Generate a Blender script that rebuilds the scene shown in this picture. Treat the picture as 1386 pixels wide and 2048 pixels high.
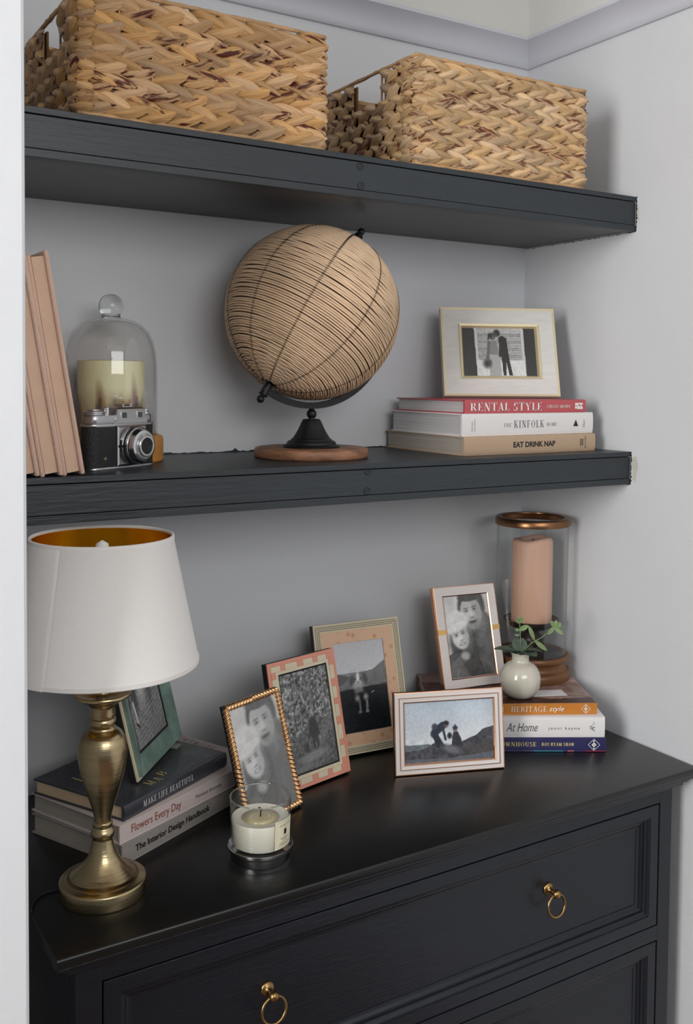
import bpy, bmesh, math, random
import numpy as np
from mathutils import Vector, Matrix

random.seed(7)
for o in list(bpy.data.objects):
    bpy.data.objects.remove(o)
S = bpy.context.scene
C = S.collection
PI = math.pi

# ------------------------------------------------------------------ camera
cam_d = bpy.data.cameras.new('camera')
cam = bpy.data.objects.new('camera', cam_d)
C.objects.link(cam)
S.camera = cam
cam_d.sensor_fit = 'VERTICAL'
cam_d.sensor_height = 36.0
cam_d.lens = 1956.21 * 36.0 / 2048.0
cam_d.shift_y = -(1024.0 - 844.01) / 2048.0
cam_d.clip_start = 0.05
YAW, PITCH, ROLL = 0.5509, -0.0437, 0.0089
f_ = Vector((math.sin(YAW) * math.cos(PITCH), math.cos(YAW) * math.cos(PITCH), math.sin(PITCH)))
r0 = Vector((math.cos(YAW), -math.sin(YAW), 0))
u0 = r0.cross(f_)
r_ = r0 * math.cos(ROLL) + u0 * math.sin(ROLL)
u_ = -r0 * math.sin(ROLL) + u0 * math.cos(ROLL)
cam.matrix_world = Matrix(((r_.x, u_.x, -f_.x, -0.2867), (r_.y, u_.y, -f_.y, -1.2),
                           (r_.z, u_.z, -f_.z, 1.55), (0, 0, 0, 1)))

# ------------------------------------------------------------------ world, lights, exposure
w = bpy.data.worlds.new('room_light')
S.world = w
w.use_nodes = True
w.node_tree.nodes['Background'].inputs[0].default_value = (0.86, 0.93, 1.0, 1)
w.node_tree.nodes['Background'].inputs[1].default_value = 0.3
S.view_settings.view_transform = 'Standard'
S.view_settings.look = 'None'
S.view_settings.gamma = 1
S.view_settings.exposure = 0.0
S.view_settings.use_curve_mapping = False


def area(name, loc, target, sx, sy, power, col):
    d = bpy.data.lights.new(name, 'AREA')
    d.shape = 'RECTANGLE'
    d.size, d.size_y, d.energy, d.color = sx, sy, power, col
    o = bpy.data.objects.new(name, d)
    C.objects.link(o)
    o.location = loc
    o.rotation_euler = (Vector(target) - Vector(loc)).to_track_quat('-Z', 'Y').to_euler()
    return o


# daylight: a tall bay window to the left of the alcove, a second window across the room
area('window_daylight_left', (-2.3, -1.2, 1.95), (0.9, 0.1, 1.4), 0.85, 1.7, 76, (1.0, 0.985, 0.96))
area('window_daylight_front', (0.1, -2.5, 2.15), (0.5, 0.3, 1.4), 1.5, 0.8, 20, (1.0, 0.985, 0.97))

# ------------------------------------------------------------------ dimensions
W, D = 1.0942, 0.3464
ZU, ZUB, ZM, ZMB, ZD = 1.8848, 1.8224, 1.4219, 1.3621, 0.8928
YS = 0.051


def srgb(r, g, b):
    f = lambda c: (c / 255 / 12.92) if c / 255 <= 0.04045 else ((c / 255 + 0.055) / 1.055) ** 2.4
    return (f(r), f(g), f(b), 1)


# ------------------------------------------------------------------ materials
def mat(name, col, rough=0.5, metal=0.0, coat=0.0, bump=0.0, bscale=100.0, var=0.0, vscale=5.0,
        stretch=(1, 1, 1), spec=0.5, aniso=0.0, sheen=0.0, sss=0.0, rnd=0.0, coords='Object'):
    m = bpy.data.materials.new(name)
    m.use_nodes = True
    nt = m.node_tree
    N, L = nt.nodes, nt.links
    b = N['Principled BSDF']
    b.inputs['Roughness'].default_value = rough
    b.inputs['Metallic'].default_value = metal
    b.inputs['Coat Weight'].default_value = coat
    b.inputs['Coat Roughness'].default_value = 0.06
    b.inputs['Specular IOR Level'].default_value = spec
    b.inputs['Anisotropic'].default_value = aniso
    b.inputs['Sheen Weight'].default_value = sheen
    if sss:
        b.inputs['Subsurface Weight'].default_value = sss
        b.inputs['Subsurface Radius'].default_value = (0.02, 0.015, 0.01)
        b.inputs['Subsurface Scale'].default_value = 0.5
    b.inputs['Base Color'].default_value = col
    tc = N.new('ShaderNodeTexCoord')
    mp = N.new('ShaderNodeMapping')
    mp.inputs['Scale'].default_value = stretch
    L.new(tc.outputs[coords], mp.inputs[0])
    out = None
    if var:
        nz = N.new('ShaderNodeTexNoise')
        nz.inputs['Scale'].default_value = vscale
        nz.inputs['Detail'].default_value = 6
        L.new(mp.outputs[0], nz.inputs['Vector'])
        cr = N.new('ShaderNodeValToRGB')
        lo = [max(0, c * (1 - var)) for c in col[:3]] + [1]
        hi = [min(1, c * (1 + var)) for c in col[:3]] + [1]
        cr.color_ramp.elements[0].color = lo
        cr.color_ramp.elements[1].color = hi
        cr.color_ramp.elements[0].position = .3
        cr.color_ramp.elements[1].position = .7
        L.new(nz.outputs[0], cr.inputs[0])
        out = cr.outputs[0]
    if rnd:
        oi = N.new('ShaderNodeObjectInfo')
        hsv = N.new('ShaderNodeHueSaturation')
        mr = N.new('ShaderNodeMapRange')
        mr.inputs['To Min'].default_value = 1 - rnd
        mr.inputs['To Max'].default_value = 1 + rnd
        L.new(oi.outputs['Random'], mr.inputs['Value'])
        L.new(mr.outputs[0], hsv.inputs['Value'])
        if out:
            L.new(out, hsv.inputs['Color'])
        else:
            hsv.inputs['Color'].default_value = col
        out = hsv.outputs[0]
    if out:
        L.new(out, b.inputs['Base Color'])
    if bump:
        n2 = N.new('ShaderNodeTexNoise')
        n2.inputs['Scale'].default_value = bscale
        n2.inputs['Detail'].default_value = 5
        L.new(mp.outputs[0], n2.inputs['Vector'])
        bp = N.new('ShaderNodeBump')
        bp.inputs['Strength'].default_value = bump
        bp.inputs['Distance'].default_value = 0.002
        L.new(n2.outputs[0], bp.inputs['Height'])
        L.new(bp.outputs[0], b.inputs['Normal'])
    return m


M = {}
M['wall'] = mat('wall_paint', srgb(210, 212, 216), 0.75, bump=.35, bscale=38, var=.025, vscale=3)
M['wall_top'] = mat('wall_paint_cream', srgb(212, 211, 207), 0.8, bump=.6, bscale=60, var=.02, vscale=3)
M['rail'] = mat('rail_gloss_paint', srgb(200, 201, 210), 0.3, bump=.1, bscale=20, var=.02)
M['ceil'] = mat('ceiling_paint', srgb(225, 225, 222), .9, bump=.1, bscale=50)
M['floor'] = mat('floor_boards', srgb(105, 84, 66), .5, bump=.2, bscale=12, var=.3, vscale=6, stretch=(1, 12, 1))
M['shelf'] = mat('shelf_paint', srgb(39, 45, 50), 0.42, bump=.35, bscale=22, var=.12, vscale=9, stretch=(1, 9, 9))
M['shelf_under'] = mat('shelf_underside_paint', srgb(58, 60, 62), 0.4, bump=.3, bscale=14, var=.22, vscale=7, stretch=(1, 3, 3))
M['gap'] = mat('dark_gap', srgb(12, 13, 15), 0.8)
M['paint_edge'] = mat('shelf_paint_ragged_edge', srgb(28, 36, 42), .5)
M['filler'] = mat('bare_filler', srgb(196, 192, 180), .9, var=.06, vscale=30)
M['dresser'] = mat('dresser_paint', srgb(17, 21, 30), 0.31, bump=.25, bscale=30, var=.1, vscale=8, stretch=(1, 8, 8))
M['dresser_top'] = mat('dresser_top_paint', srgb(13, 14, 15), 0.32, bump=.12, bscale=40, var=.15, vscale=8, stretch=(1, 3, 1))
M['brass'] = mat('aged_brass', srgb(158, 126, 84), 0.3, 1.0, var=.25, vscale=60)
M['lamp_brass'] = mat('antique_brushed_brass', srgb(178, 160, 124), 0.25, 1.0, bump=.12, bscale=30, var=.12,
                      vscale=14, stretch=(1, 1, 18), aniso=.3)
M['gold_foil'] = mat('gold_foil_lining', srgb(246, 196, 50), 0.24, 1.0)
M['shade'] = mat('ivory_shade_fabric', srgb(226, 222, 219), .85, bump=.25, bscale=900, sheen=.1)
M['white_plastic'] = mat('white_plastic', srgb(225, 225, 222), .35)
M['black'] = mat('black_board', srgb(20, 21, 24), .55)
M['velvet'] = mat('black_velvet', srgb(16, 17, 20), .95)
M['black_metal'] = mat('black_iron', srgb(30, 31, 33), .42, .3, bump=.2, bscale=60)
M['mango'] = mat('mango_wood', srgb(142, 100, 74), .5, bump=.3, bscale=40, var=.5, vscale=26, stretch=(1, 1, 4))
M['ochre_wood'] = mat('ochre_wood', srgb(188, 128, 58), .45, bump=.1, bscale=30, var=.2, vscale=10, stretch=(1, 1, 6))
M['rattan'] = mat('rattan_cane', srgb(226, 195, 162), .5, var=.14, vscale=16, bump=.2, bscale=120)
M['thread'] = mat('dark_thread', srgb(52, 40, 34), .8)
M['globe_in'] = mat('globe_gap_shade', srgb(70, 48, 38), .9, var=.3, vscale=20)
M['peach'] = mat('peach_linen', srgb(212, 178, 158), .85, bump=.6, bscale=700, var=.05, vscale=30, sheen=.2)
M['peach_page'] = mat('peach_pages', srgb(210, 176, 152), .85, bump=.35, bscale=500, var=.04, vscale=30)
M['chrome'] = mat('chrome', srgb(200, 200, 202), .14, 1.0)
M['satin'] = mat('satin_chrome', srgb(178, 178, 180), .3, 1.0, bump=.05, bscale=200)
M['leatherette'] = mat('black_leatherette', srgb(24, 26, 29), .5, bump=.8, bscale=600)
M['lens'] = mat('lens_glass', srgb(10, 11, 16), .05, 0, coat=1)
M['pale_ring'] = mat('engraved_ring', srgb(190, 190, 188), .35, .6)
M['wax_cream'] = mat('cream_wax', srgb(222, 214, 168), .45, sss=.3)
M['wax_white'] = mat('white_wax', srgb(226, 222, 208), .35, sss=.3)
M['wax_blush'] = mat('blush_wax', srgb(222, 176, 152), .5, sss=.25, var=.03)
M['wick'] = mat('burnt_wick', srgb(20, 18, 16), .9)
M['bronze'] = mat('bronze_metal', srgb(142, 104, 74), .3, 1.0, var=.2, vscale=20)
M['bronze_wood'] = mat('bronze_painted_wood', srgb(120, 82, 48), .4, .35, var=.18, vscale=14, bump=.1, bscale=60)
M['dark_plate'] = mat('dark_bronze_plate', srgb(52, 44, 40), .35, .4)
M['vase'] = mat('cream_glaze', srgb(204, 198, 184), .14, coat=.6, var=.03, vscale=12)
M['leaf_dark'] = mat('grey_green_leaf', srgb(78, 94, 80), .6, bump=.2, bscale=200, var=.15, vscale=60, rnd=.18)
M['leaf_light'] = mat('fresh_green_leaf', srgb(124, 146, 98), .55, bump=.2, bscale=200, var=.2, vscale=80, rnd=.15)
M['stem'] = mat('green_stem', srgb(128, 148, 92), .6)
M['paper'] = mat('white_paper', srgb(214, 212, 214), .8)
M['rose_gold'] = mat('rose_gold_metal', srgb(214, 160, 128), .22, 1.0)
M['rope_gold'] = mat('antique_gold_rope', srgb(236, 188, 138), 0.3, 1.0, var=.12, vscale=60)
M['gold_paint'] = mat('pale_gold_paint', srgb(212, 198, 160), .42, .25)
M['cross_gold'] = mat('polished_gold_bar', srgb(226, 182, 110), .35, .6)
M['enamel'] = mat('white_enamel', srgb(220, 212, 208), .22, coat=.4)
M['whitewood'] = mat('whitewashed_wood', srgb(216, 214, 210), .6, bump=.15, bscale=40, var=.05, vscale=30, stretch=(1, 1, 7))
M['coral'] = mat('coral_inlay', srgb(222, 150, 128), .35, var=.06, vscale=40)
M['bone'] = mat('bone_inlay', srgb(218, 206, 178), .35, var=.06, vscale=40)
M['peach_burl'] = None
M['cream_edge'] = mat('cream_edge', srgb(216, 204, 174), .5)
M['teal'] = mat('teal_marbled_lacquer', srgb(120, 146, 136), .3, var=.42, vscale=26, coat=.3)


def glass_mat(name, tint=(1, 1, 1, 1), rough=0.0, edge=.25):
    """clear thin glass: Fresnel reflection over see-through"""
    m = bpy.data.materials.new(name)
    m.use_nodes = True
    nt = m.node_tree
    for n in list(nt.nodes):
        nt.nodes.remove(n)
    out = nt.nodes.new('ShaderNodeOutputMaterial')
    tr = nt.nodes.new('ShaderNodeBsdfTransparent')
    tr.inputs[0].default_value = tint
    gl = nt.nodes.new('ShaderNodeBsdfGlossy')
    gl.inputs['Roughness'].default_value = rough
    fr = nt.nodes.new('ShaderNodeLayerWeight')
    fr.inputs['Blend'].default_value = 0.5
    pw = nt.nodes.new('ShaderNodeMath')
    pw.operation = 'POWER'
    pw.inputs[1].default_value = 5.0
    mx = nt.nodes.new('ShaderNodeMixShader')
    mu = nt.nodes.new('ShaderNodeMath')
    mu.operation = 'MULTIPLY_ADD'
    mu.inputs[1].default_value = 0.93
    mu.inputs[2].default_value = 0.045
    nt.links.new(fr.outputs['Facing'], pw.inputs[0])
    nt.links.new(pw.outputs[0], mu.inputs[0])
    nt.links.new(mu.outputs[0], mx.inputs[0])
    nt.links.new(tr.outputs[0], mx.inputs[1])
    nt.links.new(gl.outputs[0], mx.inputs[2])
    nt.links.new(mx.outputs[0], out.inputs[0])
    return m


M['glass'] = glass_mat('clear_glass', (.982, .987, .984, 1))
M['glass_warm'] = glass_mat('cloche_glass', (.985, .98, .975, 1))


sg = mat('solid_glass', (.93, .97, .95, 1), 0.02)
sg.node_tree.nodes['Principled BSDF'].inputs['Transmission Weight'].default_value = 1.0
sg.node_tree.nodes['Principled BSDF'].inputs['IOR'].default_value = 1.48
M['solid_glass'] = sg


def pages_mat(name, col, scale=900, contrast=.3):
    m = bpy.data.materials.new(name)
    m.use_nodes = True
    N, L = m.node_tree.nodes, m.node_tree.links
    b = N['Principled BSDF']
    b.inputs['Roughness'].default_value = .85
    tc = N.new('ShaderNodeTexCoord')
    mp = N.new('ShaderNodeMapping')
    mp.inputs['Scale'].default_value = (2, 2, scale)
    nz = N.new('ShaderNodeTexNoise')
    nz.inputs['Scale'].default_value = 1.0
    nz.inputs['Detail'].default_value = 2
    cr = N.new('ShaderNodeValToRGB')
    cr.color_ramp.elements[0].position = .35
    cr.color_ramp.elements[1].position = .6
    cr.color_ramp.elements[0].color = [c * (1 - contrast) for c in col[:3]] + [1]
    cr.color_ramp.elements[1].color = col
    L.new(tc.outputs['Object'], mp.inputs[0])
    L.new(mp.outputs[0], nz.inputs['Vector'])
    L.new(nz.outputs[0], cr.inputs[0])
    L.new(cr.outputs[0], b.inputs['Base Color'])
    return m


M['pages_white'] = pages_mat('white_page_edges', srgb(205, 203, 205))
M['pages_cream'] = pages_mat('cream_page_edges', srgb(214, 190, 156), contrast=.12)
M['pages_grey'] = pages_mat('grey_page_edges', srgb(178, 170, 160), contrast=.35)


def strand_mat(name, base, dark):
    """dried water-hyacinth leaf: fibres run along it, a few are scorched brown"""
    m = bpy.data.materials.new(name)
    m.use_nodes = True
    N, L = m.node_tree.nodes, m.node_tree.links
    b = N['Principled BSDF']
    b.inputs['Roughness'].default_value = .5
    b.inputs['Specular IOR Level'].default_value = .35
    tc = N.new('ShaderNodeTexCoord')
    oi = N.new('ShaderNodeObjectInfo')
    # offset coordinates by the object's random number
    add = N.new('ShaderNodeVectorMath')
    add.operation = 'ADD'
    sc = N.new('ShaderNodeMath')
    sc.operation = 'MULTIPLY'
    sc.inputs[1].default_value = 37.0
    L.new(oi.outputs['Random'], sc.inputs[0])
    L.new(tc.outputs['Generated'], add.inputs[0])
    L.new(sc.outputs[0], add.inputs[1])
    mp = N.new('ShaderNodeMapping')
    mp.inputs['Scale'].default_value = (1.3, 16, 1.0)
    L.new(add.outputs[0], mp.inputs[0])
    fib = N.new('ShaderNodeTexNoise')
    fib.inputs['Scale'].default_value = 1.0
    fib.inputs['Detail'].default_value = 3
    L.new(mp.outputs[0], fib.inputs['Vector'])
    c1 = N.new('ShaderNodeValToRGB')
    c1.color_ramp.elements[0].position = .3
    c1.color_ramp.elements[1].position = .65
    c1.color_ramp.elements[0].color = [c * .62 for c in base[:3]] + [1]
    c1.color_ramp.elements[1].color = base
    L.new(fib.outputs[0], c1.inputs[0])
    hsv = N.new('ShaderNodeHueSaturation')
    vr = N.new('ShaderNodeMapRange')
    vr.inputs['To Min'].default_value = .66
    vr.inputs['To Max'].default_value = 1.16
    L.new(oi.outputs['Random'], vr.inputs['Value'])
    L.new(vr.outputs[0], hsv.inputs['Value'])
    sr = N.new('ShaderNodeMath')
    sr.operation = 'MULTIPLY'
    sr.inputs[1].default_value = 7.31
    fr = N.new('ShaderNodeMath')
    fr.operation = 'FRACT'
    L.new(oi.outputs['Random'], sr.inputs[0])
    L.new(sr.outputs[0], fr.inputs[0])
    s2 = N.new('ShaderNodeMapRange')
    s2.inputs['To Min'].default_value = .88
    s2.inputs['To Max'].default_value = 1.1
    L.new(fr.outputs[0], s2.inputs['Value'])
    L.new(s2.outputs[0], hsv.inputs['Saturation'])
    L.new(c1.outputs[0], hsv.inputs['Color'])
    # scorch
    big = N.new('ShaderNodeTexNoise')
    big.inputs['Scale'].default_value = 1.6
    big.inputs['Detail'].default_value = 3
    mp2 = N.new('ShaderNodeMapping')
    mp2.inputs['Scale'].default_value = (.8, 1.6, 1)
    L.new(add.outputs[0], mp2.inputs[0])
    L.new(mp2.outputs[0], big.inputs['Vector'])
    c2 = N.new('ShaderNodeValToRGB')
    c2.color_ramp.elements[0].position = .5
    c2.color_ramp.elements[1].position = .6
    L.new(big.outputs[0], c2.inputs[0])
    f2 = N.new('ShaderNodeMath')
    f2.operation = 'MULTIPLY'
    f2.inputs[1].default_value = 13.7
    f3 = N.new('ShaderNodeMath')
    f3.operation = 'FRACT'
    g = N.new('ShaderNodeMath')
    g.operation = 'GREATER_THAN'
    g.inputs[1].default_value = .68
    L.new(oi.outputs['Random'], f2.inputs[0])
    L.new(f2.outputs[0], f3.inputs[0])
    L.new(f3.outputs[0], g.inputs[0])
    mm = N.new('ShaderNodeMath')
    mm.operation = 'MULTIPLY'
    L.new(c2.outputs[0], mm.inputs[0])
    L.new(g.outputs[0], mm.inputs[1])
    mix = N.new('ShaderNodeMix')
    mix.data_type = 'RGBA'
    L.new(mm.outputs[0], mix.inputs[0])
    L.new(hsv.outputs[0], mix.inputs[6])
    mix.inputs[7].default_value = dark
    L.new(mix.outputs[2], b.inputs['Base Color'])
    bp = N.new('ShaderNodeBump')
    bp.inputs['Strength'].default_value = .7
    bp.inputs['Distance'].default_value = .0012
    L.new(fib.outputs[0], bp.inputs['Height'])
    L.new(bp.outputs[0], b.inputs['Normal'])
    return m


M['hyacinth'] = strand_mat('water_hyacinth_leaf', srgb(222, 176, 124), srgb(88, 40, 28))
M['hyacinth2'] = strand_mat('water_hyacinth_leaf_pale', srgb(220, 184, 140), srgb(112, 66, 46))
M['cord'] = mat('basket_cord', srgb(186, 148, 106), .6, var=.25, vscale=40, bump=.4, bscale=120)
M['basket_in'] = mat('basket_gap_shade', srgb(128, 94, 62), .8, var=.4, vscale=30)


def spots_mat(name, base, spot, scale, lo, hi):
    m = bpy.data.materials.new(name)
    m.use_nodes = True
    N, L = m.node_tree.nodes, m.node_tree.links
    b = N['Principled BSDF']
    b.inputs['Roughness'].default_value = .4
    tc = N.new('ShaderNodeTexCoord')
    v = N.new('ShaderNodeTexVoronoi')
    v.inputs['Scale'].default_value = scale
    L.new(tc.outputs['Object'], v.inputs['Vector'])
    cr = N.new('ShaderNodeValToRGB')
    cr.color_ramp.elements[0].position = lo
    cr.color_ramp.elements[1].position = hi
    cr.color_ramp.elements[0].color = spot
    cr.color_ramp.elements[1].color = base
    L.new(v.outputs['Distance'], cr.inputs[0])
    L.new(cr.outputs[0], b.inputs['Base Color'])
    return m


M['peach_burl'] = spots_mat('peach_burl_veneer', srgb(222, 182, 150), srgb(206, 146, 108), 62, .1, .34)


def weave_mat(name):
    """cream cane with a grid of small dark holes (too small to be picked apart)"""
    m = bpy.data.materials.new(name)
    m.use_nodes = True
    N, L = m.node_tree.nodes, m.node_tree.links
    b = N['Principled BSDF']
    b.inputs['Roughness'].default_value = .5
    tc = N.new('ShaderNodeTexCoord')
    ck = N.new('ShaderNodeTexChecker')
    ck.inputs['Scale'].default_value = 1 / .0019
    ck.inputs['Color1'].default_value = srgb(204, 190, 154)
    ck.inputs['Color2'].default_value = srgb(58, 56, 46)
    mp = N.new('ShaderNodeMapping')
    mp.inputs['Location'].default_value = (.0003, 100.0007, .0002)
    L.new(tc.outputs['Object'], mp.inputs[0])
    sp = N.new('ShaderNodeSeparateXYZ')
    cb = N.new('ShaderNodeCombineXYZ')
    L.new(mp.outputs[0], sp.inputs[0])
    L.new(sp.outputs[0], cb.inputs[0])
    L.new(sp.outputs[2], cb.inputs[2])
    L.new(cb.outputs[0], ck.inputs[0])
    # soften: dark squares only where a finer grid agrees
    L.new(ck.outputs[0], b.inputs['Base Color'])
    return m


M['cane_weave'] = weave_mat('black_and_cream_cane_check')


def cloth_mat(name, col):
    m = mat(name, col, .9, bump=.5, bscale=900, var=.06, vscale=400)
    return m


M['book_navy'] = mat('navy_jacket', srgb(40, 38, 84), .35, coat=.2)
M['book_white'] = mat('white_jacket', srgb(224, 221, 220), .45)
M['book_orange'] = mat('ochre_orange_jacket', srgb(190, 120, 42), .4, coat=.2, var=.06, vscale=60)
M['book_red'] = mat('dusty_red_jacket', srgb(186, 84, 90), .45)
M['book_kraft'] = cloth_mat('kraft_cloth', srgb(186, 160, 134))
M['book_grey'] = cloth_mat('grey_linen_cloth', srgb(150, 144, 138))
M['book_pink'] = mat('pale_blush_jacket', srgb(204, 190, 186), .5)
M['book_slate'] = mat('slate_jacket', srgb(58, 60, 68), .4, coat=.15, var=.2, vscale=18)
M['ink_white'] = mat('white_ink', srgb(232, 230, 226), .5)
M['ink_black'] = mat('black_ink', srgb(32, 32, 36), .5)
M['ink_red'] = mat('brick_red_ink', srgb(150, 66, 52), .5)
M['ink_gold'] = mat('pale_gold_ink', srgb(222, 208, 140), .5)
M['ink_grey'] = mat('grey_ink', srgb(86, 84, 90), .5)
M['ink_teal'] = mat('teal_ink', srgb(60, 140, 150), .5)
M['ink_crimson'] = mat('crimson_ink', srgb(150, 40, 52), .5)
M['ink_rose'] = mat('rose_ink', srgb(210, 110, 110), .5)
M['label_cream'] = mat('cream_label', srgb(228, 222, 190), .6)


def print_mat(name, coat=.8, rough=.35):
    m = bpy.data.materials.new(name)
    m.use_nodes = True
    N, L = m.node_tree.nodes, m.node_tree.links
    b = N['Principled BSDF']
    b.inputs['Roughness'].default_value = rough
    b.inputs['Coat Weight'].default_value = coat
    b.inputs['Coat Roughness'].default_value = .02
    a = N.new('ShaderNodeVertexColor')
    a.layer_name = 'Col'
    L.new(a.outputs[0], b.inputs['Base Color'])
    return m


M['photo'] = print_mat('photo_print_under_glass')
M['cover_print'] = print_mat('book_cover_print', .25, .45)


# ------------------------------------------------------------------ geometry helpers
def link(name, me, m, parent=None, smooth=False):
    o = bpy.data.objects.new(name, me)
    C.objects.link(o)
    if m is not None:
        me.materials.append(m)
    if parent is not None:
        o.parent = parent
    if smooth:
        me.polygons.foreach_set('use_smooth', [True] * len(me.polygons))
    return o


def pyd(name, v, f, m, parent=None, smooth=False):
    me = bpy.data.meshes.new(name)
    me.from_pydata([tuple(p) for p in v], [], [tuple(a) for a in f])
    me.update()
    bm = bmesh.new()
    bm.from_mesh(me)
    bmesh.ops.recalc_face_normals(bm, faces=bm.faces[:])
    bm.to_mesh(me)
    bm.free()
    return link(name, me, m, parent, smooth)


def empty(name, loc, rz=0, label=None, cat=None, group=None, parent=None):
    o = bpy.data.objects.new(name, None)
    o.empty_display_size = .02
    C.objects.link(o)
    o.location = loc
    o.rotation_euler = (0, 0, rz)
    return tag(o, label, cat, group) if label else o


def tag(o, label, cat=None, group=None, kind=None):
    if label:
        o['label'] = label
    if cat:
        o['category'] = cat
    if group:
        o['group'] = group
    if kind:
        o['kind'] = kind
    return o


class MB:
    """collects shapes of ONE part"""

    def __init__(s):
        s.v, s.f = [], []

    def add(s, v, f):
        n = len(s.v)
        s.v += [tuple(p) for p in v]
        s.f += [tuple(i + n for i in a) for a in f]
        return s

    def box(s, x0, x1, y0, y1, z0, z1, b=0.0, T=None):
        if b <= 0:
            v = [(x, y, z) for x in (x0, x1) for y in (y0, y1) for z in (z0, z1)]
            f = [(0, 1, 3, 2), (4, 6, 7, 5), (0, 4, 5, 1), (2, 3, 7, 6), (0, 2, 6, 4), (1, 5, 7, 3)]
        else:
            bm = bmesh.new()
            bmesh.ops.create_cube(bm, size=1)
            for q in bm.verts:
                q.co = Vector(((x0 + x1) / 2 + q.co.x * (x1 - x0), (y0 + y1) / 2 + q.co.y * (y1 - y0),
                               (z0 + z1) / 2 + q.co.z * (z1 - z0)))
            bmesh.ops.bevel(bm, geom=bm.edges[:], offset=b, segments=2, profile=.5, affect='EDGES')
            bm.verts.index_update()
            v = [tuple(q.co) for q in bm.verts]
            f = [tuple(q.index for q in a.verts) for a in bm.faces]
            bm.free()
        if T is not None:
            v = [tuple(T @ Vector(p)) for p in v]
        return s.add(v, f)

    def lathe(s, prof, n=48, c=(0, 0, 0), T=None):
        v, f = [], []
        for r, z in prof:
            for i in range(n):
                a = 2 * PI * i / n
                v.append((c[0] + r * math.cos(a), c[1] + r * math.sin(a), c[2] + z))
        for k in range(len(prof) - 1):
            for i in range(n):
                j = (i + 1) % n
                f.append((k * n + i, k * n + j, (k + 1) * n + j, (k + 1) * n + i))
        if prof[0][0] > 1e-5:
            f.append(tuple(range(n)))
        if prof[-1][0] > 1e-5 and prof[0] != prof[-1]:
            f.append(tuple((len(prof) - 1) * n + i for i in range(n)))
        if T is not None:
            v = [tuple(T @ Vector(p)) for p in v]
        return s.add(v, f)

    def ring_lathe(s, prof, n=48, c=(0, 0, 0), T=None):
        """closed cross-section swept round the axis"""
        v, f = [], []
        k = len(prof)
        for i in range(n):
            a = 2 * PI * i / n
            for r, z in prof:
                v.append((c[0] + r * math.cos(a), c[1] + r * math.sin(a), c[2] + z))
        for i in range(n):
            j = (i + 1) % n
            for q in range(k):
                p = (q + 1) % k
                f.append((i * k + q, j * k + q, j * k + p, i * k + p))
        if T is not None:
            v = [tuple(T @ Vector(p)) for p in v]
        return s.add(v, f)

    def tube(s, pts, r, n=8, closed=False, rf=None):
        pts = [Vector(p) for p in pts]
        m = len(pts)
        v, f = [], []
        up = None
        for i, p in enumerate(pts):
            a = pts[(i - 1) % m] if (closed or i > 0) else p
            b = pts[(i + 1) % m] if (closed or i < m - 1) else p
            t = (b - a).normalized()
            if up is None:
                up = Vector((0, 0, 1)) if abs(t.z) < .9 else Vector((1, 0, 0))
            x = t.cross(up).normalized()
            y = x.cross(t).normalized()
            up = y
            rr = rf(i / (m - 1 if not closed else m)) if rf else r
            for k in range(n):
                c, q = math.cos(2 * PI * k / n), math.sin(2 * PI * k / n)
                v.append(p + x * rr * c + y * rr * q)
        for i in range(m if closed else m - 1):
            j = (i + 1) % m
            for k in range(n):
                l = (k + 1) % n
                f.append((i * n + k, i * n + l, j * n + l, j * n + k))
        if not closed:
            f.append(tuple(range(n)))
            f.append(tuple((m - 1) * n + k for k in range(n)))
        return s.add(v, f)

    def sphere(s, c, r, n=16, sc=(1, 1, 1), T=None):
        pr = []
        m = max(6, n // 2)
        for i in range(m + 1):
            a = -PI / 2 + PI * i / m
            pr.append((max(1e-6, r * math.cos(a)), r * math.sin(a)))
        v, f = [], []
        for q, z in pr:
            for i in range(n):
                a = 2 * PI * i / n
                v.append((c[0] + q * math.cos(a) * sc[0], c[1] + q * math.sin(a) * sc[1], c[2] + z * sc[2]))
        for k in range(len(pr) - 1):
            for i in range(n):
                j = (i + 1) % n
                f.append((k * n + i, k * n + j, (k + 1) * n + j, (k + 1) * n + i))
        if T is not None:
            v = [tuple(T @ Vector(p)) for p in v]
        return s.add(v, f)

    def done(s, name, m, parent=None, smooth=False, T=None):
        v = s.v if T is None else [tuple(T @ Vector(p)) for p in s.v]
        return pyd(name, v, s.f, m, parent, smooth)


def autosmooth(o, deg=35):
    me = o.data
    me.polygons.foreach_set('use_smooth', [True] * len(me.polygons))
    bm = bmesh.new()
    bm.from_mesh(me)
    lim = math.radians(deg)
    for e in bm.edges:
        if len(e.link_faces) == 2 and e.calc_face_angle(0) > lim:
            e.smooth = False
    bm.to_mesh(me)
    bm.free()
    return o


# ------------------------------------------------------------------ lettering
def sans(s, wd, ht, bold=0.0, shear=0.0, sp=1.0):
    """builtin font as flat polygons scaled to wd x ht; returns verts, faces in (x, z)"""
    cu = bpy.data.curves.new('t', 'FONT')
    cu.body = s
    cu.size = 1
    cu.offset = bold
    cu.shear = shear
    cu.space_character = sp
    cu.resolution_u = 3
    o = bpy.data.objects.new('t', cu)
    C.objects.link(o)
    dg = bpy.context.evaluated_depsgraph_get()
    me = o.evaluated_get(dg).to_mesh()
    v = [(p.co.x, p.co.y) for p in me.vertices]
    f = [tuple(p.vertices) for p in me.polygons]
    bpy.data.objects.remove(o)
    bpy.data.curves.remove(cu)
    return fitbox(v, f, wd, ht)


def fitbox(v, f, wd, ht):
    xs = [p[0] for p in v]
    ys = [p[1] for p in v]
    x0, x1, y0, y1 = min(xs), max(xs), min(ys), max(ys)
    return [((x - x0) / (x1 - x0) * wd, (y - y0) / (y1 - y0) * ht) for x, y in v], f


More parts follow.
